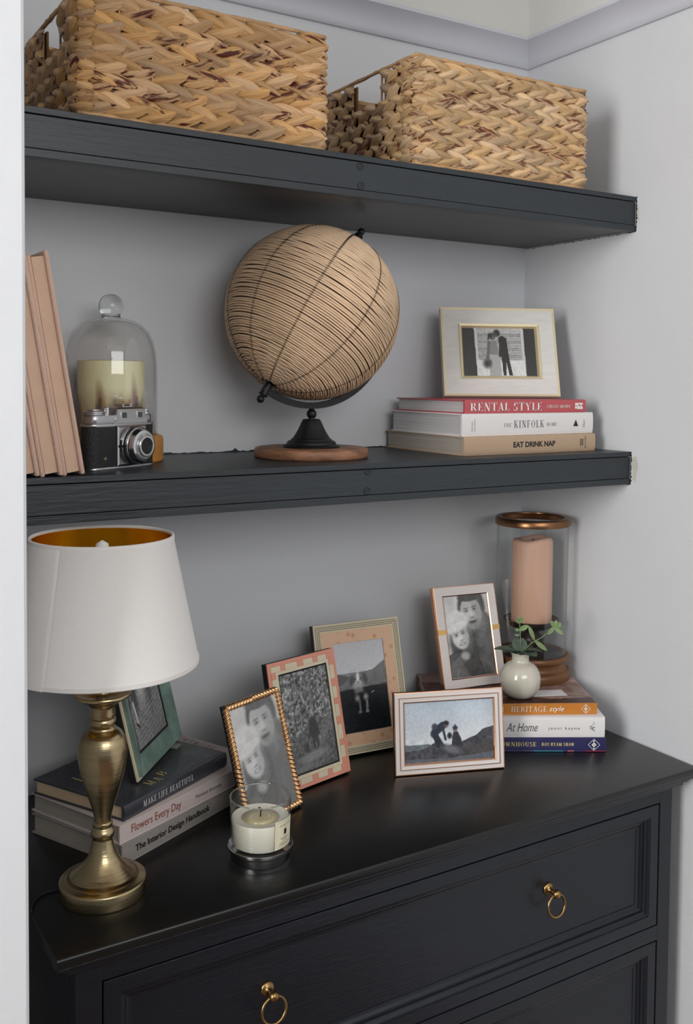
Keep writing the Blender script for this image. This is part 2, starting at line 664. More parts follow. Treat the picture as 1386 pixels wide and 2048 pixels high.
def serif(s, wd, ht, B=.17, T=.055, gap=.12):
    """a small two-weight serif alphabet of capitals drawn from strokes"""
    V, F = [], []

    def quad(a, b, c, d):
        n = len(V)
        V.extend([a, b, c, d])
        F.append((n, n + 1, n + 2, n + 3))

    def rect(x0, x1, y0, y1):
        quad((x0, y0), (x1, y0), (x1, y1), (x0, y1))

    def dia(xa, ya, xb, yb, w):
        quad((xa - w / 2, ya), (xa + w / 2, ya), (xb + w / 2, yb), (xb - w / 2, yb))

    def stem(x, y0=0, y1=1, w=B, bot=True, top=True):
        rect(x, x + w, y0, y1)
        if bot:
            rect(x - .09, x + w + .09, y0, y0 + T)
        if top:
            rect(x - .09, x + w + .09, y1 - T, y1)

    def arc(cx, cy, rx, ry, a0, a1, wmax=B, wmin=T, n=14):
        pr = None
        for i in range(n + 1):
            a = math.radians(a0 + (a1 - a0) * i / n)
            k = abs(math.cos(a))
            th = wmin + (wmax - wmin) * k ** 1.5
            o = (cx + rx * math.cos(a), cy + ry * math.sin(a))
            q = (cx + (rx - th * abs(math.cos(a)) - 0) * math.cos(a), cy + (ry - wmin * abs(math.sin(a)) ** .5) * math.sin(a))
            if pr:
                quad(pr[0], o, q, pr[1])
            pr = (o, q)

    x = 0.0
    for ch in s:
        n0 = len(V)
        adv = .7
        if ch == ' ':
            x += .45
            continue
        if ch == 'R':
            stem(.1)
            rect(.1 + B, .42, 1 - T, 1)
            rect(.1 + B, .42, .5 - T, .5)
            arc(.42, .75, .25, .25, -90, 90)
            dia(.76, 0, .42, .5, B)
            rect(.66, .86, 0, T)
            adv = .86
        elif ch == 'P':
            stem(.1)
            rect(.1 + B, .42, 1 - T, 1)
            rect(.1 + B, .42, .46 - T, .46)
            arc(.42, .73, .25, .27, -90, 90)
            adv = .7
        elif ch == 'B':
            stem(.1)
            rect(.1 + B, .42, 1 - T, 1)
            rect(.1 + B, .42, .52 - T, .52)
            rect(.1 + B, .42, 0, T)
            arc(.42, .76, .22, .24, -90, 90)
            arc(.42, .26, .27, .26, -90, 90)
            adv = .72
        elif ch in 'EF':
            stem(.1)
            rect(.1 + B, .62, 1 - T, 1)
            rect(.58, .62, .78, 1)
            rect(.1 + B, .48, .5 - T / 2, .5 + T / 2)
            rect(.45, .49, .4, .6)
            if ch == 'E':
                rect(.1 + B, .66, 0, T)
                rect(.62, .66, 0, .24)
            adv = .68
        elif ch == 'N':
            rect(.13, .13 + T, 0, 1)
            rect(.02, .28, 0, T)
            rect(.02, .2, 1 - T, 1)
            dia(.72, 0, .2, 1, B * 1.1)
            rect(.72, .72 + T, 0, 1)
            rect(.6, .88, 1 - T, 1)
            adv = .88
        elif ch == 'T':
            stem(.3, top=False)
            rect(.02, .76, 1 - T, 1)
            rect(.02, .06, .76, 1)
            rect(.72, .76, .76, 1)
            adv = .78
        elif ch == 'A':
            dia(.12, 0, .4, 1, T)
            dia(.66, 0, .4, 1, B)
            rect(.22, .55, .3, .3 + T)
            rect(0, .24, 0, T)
            rect(.5, .8, 0, T)
            adv = .8
        elif ch == 'L':
            stem(.1)
            rect(.1 + B, .62, 0, T)
            rect(.58, .62, 0, .26)
            adv = .63
        elif ch == 'S':
            arc(.32, .74, .25, .26, 30, 250)
            arc(.3, .26, .27, .26, -150, 70)
            rect(.52, .56, .72, .98)
            rect(.05, .09, .02, .28)
            adv = .62
        elif ch == 'Y':
            stem(.34, 0, .45, top=False)
            dia(.42, .42, .14, 1, B)
            dia(.44, .42, .72, 1, T)
            rect(0, .28, 1 - T, 1)
            rect(.6, .84, 1 - T, 1)
            adv = .84
        elif ch == 'K':
            stem(.1)
            dia(.3, .4, .68, 1, T)
            dia(.72, 0, .4, .56, B)
            rect(.56, .8, 1 - T, 1)
            rect(.6, .86, 0, T)
            adv = .86
        elif ch == 'I':
            stem(.1)
            adv = .37
        elif ch == 'O':
            arc(.42, .5, .4, .51, 0, 360, n=28)
            adv = .86
        elif ch == 'C':
            arc(.42, .5, .4, .51, 45, 315, n=24)
            rect(.68, .72, .68, .98)
            adv = .76
        elif ch == 'G':
            arc(.42, .5, .4, .51, 45, 315, n=24)
            rect(.68, .72, .68, .98)
            rect(.6, .6 + B, .05, .42)
            rect(.5, .84, .38, .38 + T)
            adv = .86
        elif ch == 'H':
            stem(.1)
            stem(.6)
            rect(.1 + B, .6, .5 - T / 2, .5 + T / 2)
            adv = .88
        elif ch == 'U':
            rect(.12, .12 + B, .3, 1)
            rect(.02, .4, 1 - T, 1)
            arc(.41, .32, .29, .33, 180, 360, wmax=B * .8)
            rect(.66, .66 + T, .3, 1)
            rect(.56, .82, 1 - T, 1)
            adv = .84
        elif ch == 'M':
            rect(.12, .12 + T, 0, 1)
            rect(.02, .26, 0, T)
            dia(.48, 0, .18, 1, B)
            dia(.48, 0, .8, 1, T)
            stem(.76)
            rect(.04, .2, 1 - T, 1)
            adv = 1.04
        elif ch == 'W':
            dia(.32, 0, .12, 1, B)
            dia(.32, 0, .52, 1, T)
            dia(.72, 0, .52, 1, B)
            dia(.74, 0, .94, 1, T)
            rect(0, .26, 1 - T, 1)
            rect(.42, .64, 1 - T, 1)
            rect(.84, 1.04, 1 - T, 1)
            adv = 1.04
        elif ch == 'V':
            dia(.4, 0, .14, 1, B)
            dia(.42, 0, .68, 1, T)
            rect(0, .28, 1 - T, 1)
            rect(.56, .8, 1 - T, 1)
            adv = .8
        elif ch == 'D':
            stem(.1)
            rect(.1 + B, .4, 1 - T, 1)
            rect(.1 + B, .4, 0, T)
            arc(.4, .5, .4, .5, -90, 90)
            adv = .84
        for i in range(n0, len(V)):
            V[i] = (V[i][0] + x, V[i][1])
        x += adv + gap
    return fitbox(V, F, wd, ht)


def letter(parent, vf, x, z, y, m, name='lettering', T=None, label=None):
    """stand letters on the plane y (facing -y) with lower-left at (x, z)"""
    v, f = vf
    P = [(x + a, y, z + b) for a, b in v]
    me = bpy.data.meshes.new(name)
    if T is not None:
        P = [tuple(T @ Vector(p)) for p in P]
    me.from_pydata(P, [], f)
    me.update()
    o = link(name, me, m, parent)
    if label:
        o['label'] = label
    return o


# ------------------------------------------------------------------ painted prints
def snoise(h, w_, cells, seed, ay=1.0):
    rs = np.random.RandomState(seed)
    gy, gx = max(2, int(cells * ay) + 2), cells + 2
    g = rs.rand(gy, gx)
    y = np.linspace(0, gy - 1.001, h)
    x = np.linspace(0, gx - 1.001, w_)
    yi, xi = y.astype(int), x.astype(int)
    fy, fx = (y - yi)[:, None], (x - xi)[None, :]
    fy, fx = fy * fy * (3 - 2 * fy), fx * fx * (3 - 2 * fx)
    a = g[yi][:, xi]
    b = g[yi][:, xi + 1]
    c = g[yi + 1][:, xi]
    d = g[yi + 1][:, xi + 1]
    return a * (1 - fx) * (1 - fy) + b * fx * (1 - fy) + c * (1 - fx) * fy + d * fx * fy


class Pic:
    def __init__(s, w_, h, base=(.5, .5, .5)):
        s.w, s.h = w_, h
        s.Y, s.X = np.mgrid[0:1:h * 1j, 0:1:w_ * 1j]     # Y down
        s.a = np.ones((h, w_, 3)) * np.array(base)
        s.asp = h / w_

    def mixin(s, k, col):
        c = np.array(col, float)
        if c.ndim == 0:
            c = np.array([c, c, c])
        s.a = s.a * (1 - k[..., None]) + c * k[..., None]

    def ell(s, cx, cy, rx, ry, col, rot=0, soft=.02):
        dx, dy = s.X - cx, (s.Y - cy) * s.asp
        c, q = math.cos(math.radians(rot)), math.sin(math.radians(rot))
        u, v = dx * c + dy * q, -dx * q + dy * c
        d = np.sqrt((u / rx) ** 2 + (v / (ry * s.asp)) ** 2) - 1
        s.mixin(np.clip(.5 - d * rx / soft / 2, 0, 1), col)

    def poly(s, pts, col, k=1.0):
        ins = np.zeros(s.X.shape, bool)
        n = len(pts)
        for i in range(n):
            x0, y0 = pts[i]
            x1, y1 = pts[(i + 1) % n]
            if y0 == y1:
                continue
            c = ((s.Y >= min(y0, y1)) & (s.Y < max(y0, y1)))
            xx = x0 + (s.Y - y0) * (x1 - x0) / (y1 - y0)
            ins ^= (c & (s.X < xx))
        s.mixin(ins * float(k), col)

    def line(s, x0, y0, x1, y1, w_, col, k=1.0):
        dx, dy = x1 - x0, (y1 - y0) * s.asp
        L2 = dx * dx + dy * dy
        t = np.clip(((s.X - x0) * dx + (s.Y - y0) * s.asp * dy) / L2, 0, 1)
        d = np.hypot(s.X - x0 - t * dx, (s.Y - y0) * s.asp - t * dy)
        s.mixin(np.clip((w_ / 2 - d) / .006 + .5, 0, 1) * k, col)

    def grad(s, y0, y1, c0, c1):
        t = np.clip((s.Y - y0) / (y1 - y0), 0, 1)[..., None]
        m_ = ((s.Y >= y0) & (s.Y <= y1))[..., None]
        g = np.ones(3) * np.array(c0) * (1 - t) + np.ones(3) * np.array(c1) * t
        s.a = np.where(m_, g, s.a)

    def noise(s, cells, amt, seed, ay=1.0, mask=None):
        n = (snoise(s.h, s.w, cells, seed, ay * s.asp) - .5) * 2 * amt
        if mask is not None:
            n = n * mask
        s.a = np.clip(s.a + n[..., None], 0, 1)

    def build(s, name, x0, x1, z0, z1, y, parent, m, T=None):
        h, w_ = s.h, s.w
        xs = np.linspace(x0, x1, w_)
        zs = np.linspace(z1, z0, h)
        P = np.zeros((h * w_, 3))
        P[:, 0] = np.tile(xs, h)
        P[:, 1] = y
        P[:, 2] = np.repeat(zs, w_)
        if T is not None:
            R = np.array(T)
            P = P @ R[:3, :3].T + R[:3, 3]
        idx = np.arange(h * w_).reshape(h, w_)
        F = np.stack([idx[1:, :-1], idx[1:, 1:], idx[:-1, 1:], idx[:-1, :-1]], -1).reshape(-1, 4)
        me = bpy.data.meshes.new(name)
        me.vertices.add(h * w_)
        me.vertices.foreach_set('co', P.ravel())
        me.loops.add(F.size)
        me.loops.foreach_set('vertex_index', F.ravel().astype(np.int32))
        me.polygons.add(len(F))
        me.polygons.foreach_set('loop_start', np.arange(0, F.size, 4, dtype=np.int32))
        me.polygons.foreach_set('loop_total', np.full(len(F), 4, dtype=np.int32))
        me.update(calc_edges=True)
        at = me.color_attributes.new('Col', 'FLOAT_COLOR', 'POINT')
        col = np.clip(s.a, 0, 1) ** 2.2
        c4 = np.concatenate([col.reshape(-1, 3), np.ones((h * w_, 1))], 1)
        at.data.foreach_set('color', c4.ravel().astype(np.float32))
        return link(name, me, m, parent)


# ================================================================== THE ROOM
def struct(name, mb, m, label, smooth=False):
    o = mb.done(name, m, None, smooth)
    return tag(o, label, None, None, 'structure')


wb = struct('wall_back', MB().box(-.6, W + .12, D, D + .1, 0, 2.21), M['wall'], 'pale grey-white painted back wall of the alcove below the picture rail')
wr = struct('wall_right', MB().box(W, W + .12, -3.2, D + .001, 0, 2.21), M['wall'], 'pale painted side wall at the right of the alcove')
wl = struct('wall_left', MB().box(-1.3, -.045, -.19, D, 0, 2.6, .004), M['wall'], 'white painted chimney breast edge at the left of the alcove')
o = MB().box(-.6, W + .12, D + .0, D + .1, 2.21, 2.6).done('wall_back_upper', M['wall_top'])
tag(o, 'cream wall above the picture rail at the back', None, None, 'structure')
o = MB().box(W, W + .12, -3.2, D + .001, 2.21, 2.6).done('wall_right_upper', M['wall_top'])
tag(o, 'cream wall above the picture rail on the right', None, None, 'structure')
struct('floor', MB().box(-3.4, W + .12, -4.2, D + .1, -.05, 0), M['floor'], 'wooden floor of the room')
struct('ceiling', MB().box(-3.4, W + .12, -4.2, D + .1, 2.6, 2.65), M['ceil'], 'white ceiling')

# picture rail: coved moulding, mitred in the corner
rp = [(0, 0.0), (.006, .0), (.009, .004), (.010, .012), (.013, .022), (.020, .034), (.030, .043), (.034, .046), (.034, .0525), (0, .0525)]
v, f = [], []
for (o_, z) in rp:
    v.append((-.045, D - o_, 2.187 + z))
for (o_, z) in rp:
    v.append((W - o_, D - o_, 2.187 + z))
n = len(rp)
for i in range(n):
    j = (i + 1) % n
    f.append((i, j, n + j, n + i))
t1 = pyd('trim_1', v, f, M['rail'])
autosmooth(t1, 40)
tag(t1, 'pale lilac-grey picture rail moulding along the back wall', None, None, 'structure')
v = [(W - o_, D - o_, 2.187 + z) for o_, z in rp] + [(W - o_, -3.2, 2.187 + z) for o_, z in rp]
t2 = pyd('trim_2', v, f, M['rail'])
autosmooth(t2, 40)
tag(t2, 'pale lilac-grey picture rail moulding along the right wall', None, None, 'structure')


# ================================================================== SHELVES
def ragged(seed, L, amp, n=40):
    rs = random.Random(seed)
    return [(i / n * L, amp * (rs.random() ** 3)) for i in range(n + 1)]


def shelf(z1, z0, lab, screws, seed):
    t = empty('wall_shelf', (0, YS, z0), 0, lab, 'shelf')
    h = z1 - z0
    x0, x1, d = -.045, W - .0005, D - YS - .0005
    MB().box(x0, x1, 0, d, h - .0085, h, .0008).done('top_board', M['shelf'], t)
    MB().box(x0, x1, .0009, .02, .0115, h - .0098, .0006).done('front_board', M['shelf'], t)
    MB().box(x0, x1, 0.0, .0185, 0, .0108, .0008).done('lower_lip', M['shelf'], t)
    MB().box(x0, x1, .0187, d, .001, .012, .0005).done('bottom_board', M['shelf_under'], t)
    for (sx, sz) in screws:
        m = MB()
        T = Matrix.Translation((sx, .0004, sz - z0)) @ Matrix.Rotation(PI / 2, 4, 'X')
        m.ring_lathe([(.0042, -.0006), (.0048, .0006), (.0056, .0006), (.0052, -.0006)], 20, T=T)
        s_ = m.done('screw', M['paint_edge'], t, True)
        m = MB()
        m.box(-.0011, .0011, -.0003, .0, -.0008, .0008, T=Matrix.Translation((sx, .0003, sz - z0)))
        m.done('screw_slot', M['gap'], s_)
    # ragged brush line of dark paint where shelf meets the side wall
    rs = random.Random(seed)
    v, f = [], []
    pts = []
    k = 26
    for i in range(k + 1):
        zz = i / k * h
        e = .0012 + .004 * rs.random() ** 3
        pts.append((zz, e))
    for zz, e in pts:
        v += [(W - .0008, .0, zz), (W - .0008, -e, zz), (W + .0002, .0, zz), (W + .0002, -e, zz)]
    for i in range(k):
        a, b = i * 4, (i + 1) * 4
        f += [(a, a + 1, b + 1, b), (a + 1, a + 3, b + 3, b + 1), (a, b, b + 2, a + 2)]
    pyd('ragged_paint_edge', v, f, M['paint_edge'], t)
    # uneven paint line along the back wall
    v, f = [], []
    k = 220
    for i in range(k + 1):
        xx = x0 + (x1 - x0) * i / k
        e = .0012 + .0022 * rs.random() ** 2 + (.004 if rs.random() > .97 else 0)
        v += [(xx, d - .0006, h), (xx, d - .0006, h + e)]
    for i in range(k):
        f.append((i * 2, i * 2 + 2, i * 2 + 3, i * 2 + 1))
    pyd('back_paint_line', v, f, M['paint_edge'], t)
    v, f = [], []
    for i in range(80 + 1):
        yy = d * i / 80
        e = .0006 + .0016 * rs.random() ** 2 + (.003 if rs.random() > .95 else 0)
        v += [(x1 - .0006, yy, 0), (x1 - .0006, yy, -e)]
    for i in range(80):
        f.append((i * 2, i * 2 + 2, i * 2 + 3, i * 2 + 1))
    pyd('side_paint_line', v, f, M['paint_edge'], t)
    return t


su = shelf(ZU, ZUB, 'upper dark slate painted alcove shelf carrying two woven baskets', [(.5025, 1.8682), (.5037, 1.8401)], 3)
sm_ = shelf(ZM, ZMB, 'lower dark slate painted alcove shelf carrying the rattan globe', [(.5221, 1.4095), (.5206, 1.3796)], 9)
# bare filler patches next to the shelf ends on the right wall
for (yy, zz, hh, ww, sd) in [(.041, 1.392, .05, .014, 1), (.046, 1.853, .03, .005, 2)]:
    rs = random.Random(sd)
    v = []
    for i in range(14):
        a = 2 * PI * i / 14
        k = .7 + .5 * rs.random()
        v.append((W - .0004, yy + math.cos(a) * ww * .5 * k, zz + math.sin(a) * hh * .5 * k))
    po = pyd('filler_patch', v, [tuple(range(14))], M['filler'], wr)

# ================================================================== CHEST OF DRAWERS
ch = empty('chest_of_drawers', (0, 0, 0), 0, 'dark navy painted chest of drawers with brass ring pulls filling the alcove', 'dresser')
m = MB()
m.box(0, 1.0905, -.118, .345, ZD - .0135, ZD, .0028)
autosmooth(m.done('top_panel', M['dresser_top'], ch), 50)
m = MB()
for i, (o_, z0, z1) in enumerate([(-.1145, ZD - .0185, ZD - .0132), (-.109, ZD - .024, ZD - .018), (-.1045, ZD - .0305, ZD - .0236)]):
    m.box(.004 + i * .007, 1.087 - i * .009, o_, .33, z0, z1, .0018)
autosmooth(m.done('top_moulding', M['dresser'], ch), 50)
XL, XR, YF = .028, 1.0487, -.098
m = MB()
m.box(XL, XL + .02, YF + .021, .33, .05, ZD - .0302)
m.done('side_panel', M['dresser'], ch)
m = MB()
m.box(XR - .02, XR, YF + .021, .33, .05, ZD - .0302)
m.done('side_panel', M['dresser'], ch)
for a, b in ((XL, .0597), (1.019, XR)):
    MB().box(a, b, YF, YF + .021, 0, ZD - .0302, .001).done('corner_post', M['dresser'], ch)
rows = [(.6286, .8405), (.3890, .6032), (.1490, .3635)]
MB().box(.0597, 1.019, YF + .0002, YF + .021, .8405, ZD - .0302).done('top_rail', M['dresser'], ch)
for a, b in ((.6032, .6286), (.3635, .389), (.07, .149)):
    MB().box(.0597, 1.019, YF + .0002, YF + .021, a, b).done('cross_rail', M['dresser'], ch)
MB().box(XL + .02, XR - .02, .3, .32, .08, ZD - .031).done('back_panel', M['dresser'], ch)


def ringframe(mb, x0, x1, z0, z1, ia, ya, ib, yb, T=None):
    """sloping mitred ring between inset ia (depth ya) and inset ib (depth yb)"""
    def c(i, y):
        return [(x0 + i, y, z0 + i), (x1 - i, y, z0 + i), (x1 - i, y, z1 - i), (x0 + i, y, z1 - i)]
    v = c(ia, ya) + c(ib, yb)
    f = [(k, (k + 1) % 4, 4 + (k + 1) % 4, 4 + k) for k in range(4)]
    if T is not None:
        v = [tuple(T @ Vector(p)) for p in v]
    return mb.add(v, f)


for ri, (z0, z1) in enumerate(rows):
    g = .0022
    x0, x1 = .0597 + g, 1.019 - g
    a, b = z0 + g * .6, z1 - g * 1.3
    m = MB()
    y = YF + .0006
    ringframe(m, x0, x1, a, b, 0, y + .018, 0, y + .0006)
    ringframe(m, x0, x1, a, b, 0, y + .0006, .0006, y)
    ringframe(m, x0, x1, a, b, .0006, y, .0185, y)
    # stepped moulding going down to the flat panel
    st = [(.0185, 0), (.0195, .0022), (.0215, .0024), (.0245, .0055), (.0268, .0062), (.0275, .009), (.031, .0092), (.0345, .0122), (.0392, .0128), (.0395, .0138)]
    for (i0, d0), (i1, d1) in zip(st[:-1], st[1:]):
        ringframe(m, x0, x1, a, b, i0, y + d0, i1, y + d1)
    v = [(x0 + .0395, y + .0138, a + .0395), (x1 - .0395, y + .0138, a + .0395), (x1 - .0395, y + .0138, b - .0395), (x0 + .0395, y + .0138, b - .0395)]
    m.add(v, [(0, 1, 2, 3)])
    v = [(x0, y + .018, a), (x1, y + .018, a), (x1, y + .018, b), (x0, y + .018, b)]
    m.add(v, [(3, 2, 1, 0)])
    dr = m.done('drawer', M['dresser'], ch)
    zc = (a + b) / 2 + .0165
    for kx in (.2845, .7795):
        yy = y + .0138
        m = MB()
        T = Matrix.Translation((kx, yy, zc)) @ Matrix.Rotation(PI / 2, 4, 'X')
        m.lathe([(.0098, 0), (.0098, .002), (.0075, .0035), (.0036, .0048), (.0032, .012), (.0048, .0145), (.0066, .0175),
                 (.0068, .021), (.0052, .0245), (.002, .0258), (.0001, .026)], 24, T=T)
        m.done('ring_pull_post', M['brass'], dr, True)
        m = MB()
        pts = []
        rr = .0175
        for i in range(40):
            t = 2 * PI * i / 40
            pts.append((kx + rr * math.sin(t), yy - .0185 - .0035 * (1 - math.cos(t)) * .5, zc - rr + rr * math.cos(t) - .0005))
        m.tube(pts, .0020, 8, True)
        m.done('ring_pull', M['brass'], dr, True)

# dark cable lying on the chest top behind the lamp
cb = MB()
pts = [(-.002 + .13 * (1 - (i / 24 - 1) ** 2) * .6, -.02 + .075 * i / 24, ZD + .0012) for i in range(25)]


# ================================================================== BASKETS
def strand_mesh(seed, L=1.0):
    """one puffed leaf of the plait, pointed at both ends, length along x"""
    rs = random.Random(seed)
    nx, ny = 8, 4
    v, f = [], []
    sk = rs.uniform(-.12, .12)
    for i in range(nx + 1):
        t = i / nx
        wd = max(.10, math.sin(PI * t) ** (.45 + .10 * rs.random())) * .5
        for j in range(ny + 1):
            s = -1 + 2 * j / ny
            puff = math.cos(s * PI / 2) ** .7 if abs(s) < 1 else 0
            v.append((t - .5, s * wd * (1 + .08 * rs.uniform(-1, 1)) + sk * math.sin(PI * t) * .5,
                      .5 * puff * (.35 + .65 * math.sin(PI * t)) + .05 * rs.random()))
    for i in range(nx):
        for j in range(ny):
            a = i * (ny + 1) + j
            f.append((a, a + ny + 1, a + ny + 2, a + 1))
    # underside closes the leaf
    a = len(v)
    v += [(-.5, 0, -.1), (.5, 0, -.1)]
    rim0 = [i * (ny + 1) for i in range(nx + 1)]
    rim1 = [i * (ny + 1) + ny for i in range(nx + 1)]
    f.append(tuple(rim0 + rim1[::-1]))
    me = bpy.data.meshes.new('strand')
    me.from_pydata(v[:a], [], f)
    me.update()
    me.polygons.foreach_set('use_smooth', [True] * (len(f) - 1) + [False])
    return me


def basket(loc, bw, bd, bh, mk, lab, seed, pitch, rows_n, sl):
    t = empty('storage_basket', loc, 0, lab, 'basket', 'water hyacinth baskets')
    rs = random.Random(seed)
    meshes = []
    for k in range(7):
        me = strand_mesh(seed * 10 + k)
        me.materials.append(M[mk])
        meshes.append(me)
    rp_ = (bh - .012) / rows_n
    hw = rp_ * .78

    def place(face_o, ax, nrm, u, z, ang, L, Wd, par, joined=None):
        """leaf centred at u along the face"""
        me = rs.choice(meshes)
        X = (Vector(ax) * math.cos(ang) + Vector((0, 0, 1)) * math.sin(ang))
        Z = Vector(nrm)
        tip = rs.uniform(.14, .28)
        X2 = (X * math.cos(tip) + Z * math.sin(tip)).normalized()
        Y = Z.cross(X2).normalized()
        Z2 = X2.cross(Y)
        p = Vector(face_o) + Vector(ax) * u + Vector((0, 0, z)) + Z * rs.uniform(-.001, .0012)
        R = Matrix(((X2.x * L, Y.x * Wd, Z2.x * .021, p.x), (X2.y * L, Y.y * Wd, Z2.y * .021, p.y),
                    (X2.z * L, Y.z * Wd, Z2.z * .021, p.z), (0, 0, 0, 1)))
        if joined is not None:
            joined.add([R @ q.co for q in me.vertices], [tuple(q.vertices) for q in me.polygons])
            return
        o = bpy.data.objects.new('plaited_leaf', me)
        C.objects.link(o)
        o.parent = par
        o.matrix_local = R
        return o

    def face(face_o, ax, nrm, length, hole, joined=None):
        nc = int(length / pitch)
        for r in range(rows_n):
            zc = .007 + rp_ * (r + .5)
            flip = 1 if r % 2 == 0 else 1
            ph = rs.uniform(0, pitch)
            for i in range(nc + 1):
                for s in (1, -1):
                    u = i * pitch + ph * .6 + (0 if s > 0 else pitch * .5) - pitch * .25
                    L = pitch * sl * rs.uniform(.88, 1.12)
                    if u < L * .42:
                        L = L * .85
                        u = L * rs.uniform(.36, .44)
                    if u > length - L * .42:
                        L = L * .85
                        u = length - L * rs.uniform(.36, .44)
                    if i == nc and u < length - L * .5 - pitch * .2 and s < 0 and False:
                        continue
                    if hole and zc > hole[2] and hole[0] - .004 < u < hole[1] + .004:
                        continue
                    ang = -s * flip * math.radians(rs.uniform(12, 24))
                    z = zc + s * rp_ * .23 + rs.uniform(-.0012, .0012)
                    place(face_o, ax, nrm, u, z, ang, L, hw * rs.uniform(.85, 1.12), t, joined)

    face((0, 0, 0), (1, 0, 0), (0, -1, 0), bw, None)
    hole = (bd * .36, bd * .66, bh - .045)
    face((0, bd, 0), (0, -1, 0), (-1, 0, 0), bd, hole)
    # plaits turn round the two corners that face the room
    q = math.sqrt(.5)
    for r in range(rows_n):
        for s in (1, -1):
            zc = .007 + rp_ * (r + .5 + s * .25)
            i_ = .0045
            place((i_, i_, 0), (q, -q, 0), (-q, -q, 0), rs.uniform(-.003, .003), zc, s * math.radians(rs.uniform(2, 24)), .040, rp_ * rs.uniform(.6, .8), t)
            place((bw - i_, i_, 0), (q, q, 0), (q, -q, 0), rs.uniform(-.003, .003), zc, s * math.radians(rs.uniform(2, 24)), .036, rp_ * rs.uniform(.6, .8), t)
    j = MB()
    face((bw, 0, 0), (0, 1, 0), (1, 0, 0), bd, hole, j)
    face((bw, bd, 0), (-1, 0, 0), (0, 1, 0), bw, None, j)
    tag(j.done('rear_plait', M[mk], t, True), None, None, None, 'stuff')
    # walls added behind the plait, coloured dark as the shade in its gaps
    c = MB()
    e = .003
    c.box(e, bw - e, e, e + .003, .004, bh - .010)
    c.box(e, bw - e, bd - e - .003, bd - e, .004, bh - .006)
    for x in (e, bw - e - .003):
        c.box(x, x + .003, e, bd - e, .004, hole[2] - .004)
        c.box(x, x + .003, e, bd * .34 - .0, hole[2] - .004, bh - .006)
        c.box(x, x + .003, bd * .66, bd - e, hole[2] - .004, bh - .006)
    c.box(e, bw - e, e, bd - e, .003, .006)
    c.done('gap_shade_wall', M['basket_in'], t)
    # wrapped rim and foot cords, and the uprights they are tied to
    def cord(pts, r, nm):
        q = []
        for a, b in zip(pts[:-1], pts[1:]):
            a, b = Vector(a), Vector(b)
            n_ = max(2, int((b - a).length / .011))
            for i in range(n_):
                q.append(a.lerp(b, i / n_) + Vector((rs.uniform(-1, 1), rs.uniform(-1, 1), rs.uniform(-1, 1))) * .0006)
        q.append(Vector(pts[-1]))
        mm = MB()
        mm.tube(q, r, 8, rf=lambda s_: r * rs.uniform(.82, 1.15))
        return mm.done(nm, M['cord'], t, True)
    g = -.001
    for nm, zz, r in (('rim_cord', bh, .0032), ('foot_cord', .0036, .0030)):
        cord([(g, g, zz), (bw - g, g, zz)], r, nm)
        cord([(g, g, zz), (g, bd - g, zz)], r, nm)
        cord([(bw - g, g, zz), (bw - g, bd - g, zz)], r, nm)
        cord([(g, bd - g, zz), (bw - g, bd - g, zz)], r, nm)
    up = MB()
    for i in range(int(bw / .045) + 1):
        x = min(bw - .004, .004 + i * .045)
        up.tube([(x, -.0005, .002), (x + .001, -.001, bh * .5), (x, -.0005, bh)], .0017, 6)
    for i in range(int(bd / .045) + 1):
        y = min(bd - .004, .004 + i * .045)
        if hole[0] < y < hole[1]:
            continue
        up.tube([(-.0005, y, .002), (-.001, y, bh * .5), (-.0005, y, bh)], .0017, 6)
    tag(up.done('upright_cords', M['cord'], t, True), None, None, None, 'stuff')
    return t


basket((.086, .063, ZU), .358, .272, .166, 'hyacinth', 'left water hyacinth basket on the top shelf, large plaits with scorched brown leaves', 3, .042, 6, 1.42)
basket((.610, .063, ZU), .361, .268, .171, 'hyacinth2', 'right water hyacinth basket on the top shelf, finer paler plaits', 5, .038, 7, 1.42)

# ================================================================== RATTAN GLOBE
GX, GY = .503, .195
gl = empty('rattan_globe', (GX, GY, ZM), 0, 'tilted rattan cane globe on a black stand with round wooden base', 'globe')
m = MB()
m.lathe([(.0905, 0), (.0925, .0015), (.0935, .004), (.0935, .0125), (.092, .0152), (.0895, .0162), (.0001, .0162)], 72)
autosmooth(m.done('wooden_base', M['mango'], gl), 40)
m = MB()
m.lathe([(.0462, .0163), (.0466, .0185), (.0445, .0205), (.041, .0215), (.0402, .0245), (.038, .0268), (.0345, .0275), (.033, .0302),
         (.0308, .0312), (.0272, .0365), (.0225, .0445), (.0185, .053), (.0158, .059), (.0138, .0622), (.0115, .0626), (.0055, .0628), (.005, .066)], 48)
autosmooth(m.done('bell_foot', M['black_metal'], gl), 30)
m = MB()
m.sphere((0, 0, .0708), .0083, 24)
m.lathe([(.0045, .0780), (.0045, .0835)], 16)
m.done('ball_joint', M['black_metal'], gl, True)
RG = .1405
cz = 1.6575 - ZM
rr_, ff_ = Vector((.852, -.523, 0)), Vector((.523, .852, 0))
e_, a_ = math.radians(29.5), math.radians(18)
AX = ((rr_ * math.sin(e_) + Vector((0, 0, 1)) * math.cos(e_)) * math.cos(a_) + ff_ * math.sin(a_)).normalized()
hd = Vector((AX.x, AX.y, 0)).normalized()
BX = (AX.cross(Vector((0, 0, 1)))).normalized()      # out of the vertical plane
BD = BX.cross(AX).normalized()
if BD.z > 0:
    BD = -BD
ctr = Vector((0, 0, cz))
TG = Matrix(((BD.x, BX.x, AX.x, 0), (BD.y, BX.y, AX.y, 0), (BD.z, BX.z, AX.z, cz), (0, 0, 0, 1)))
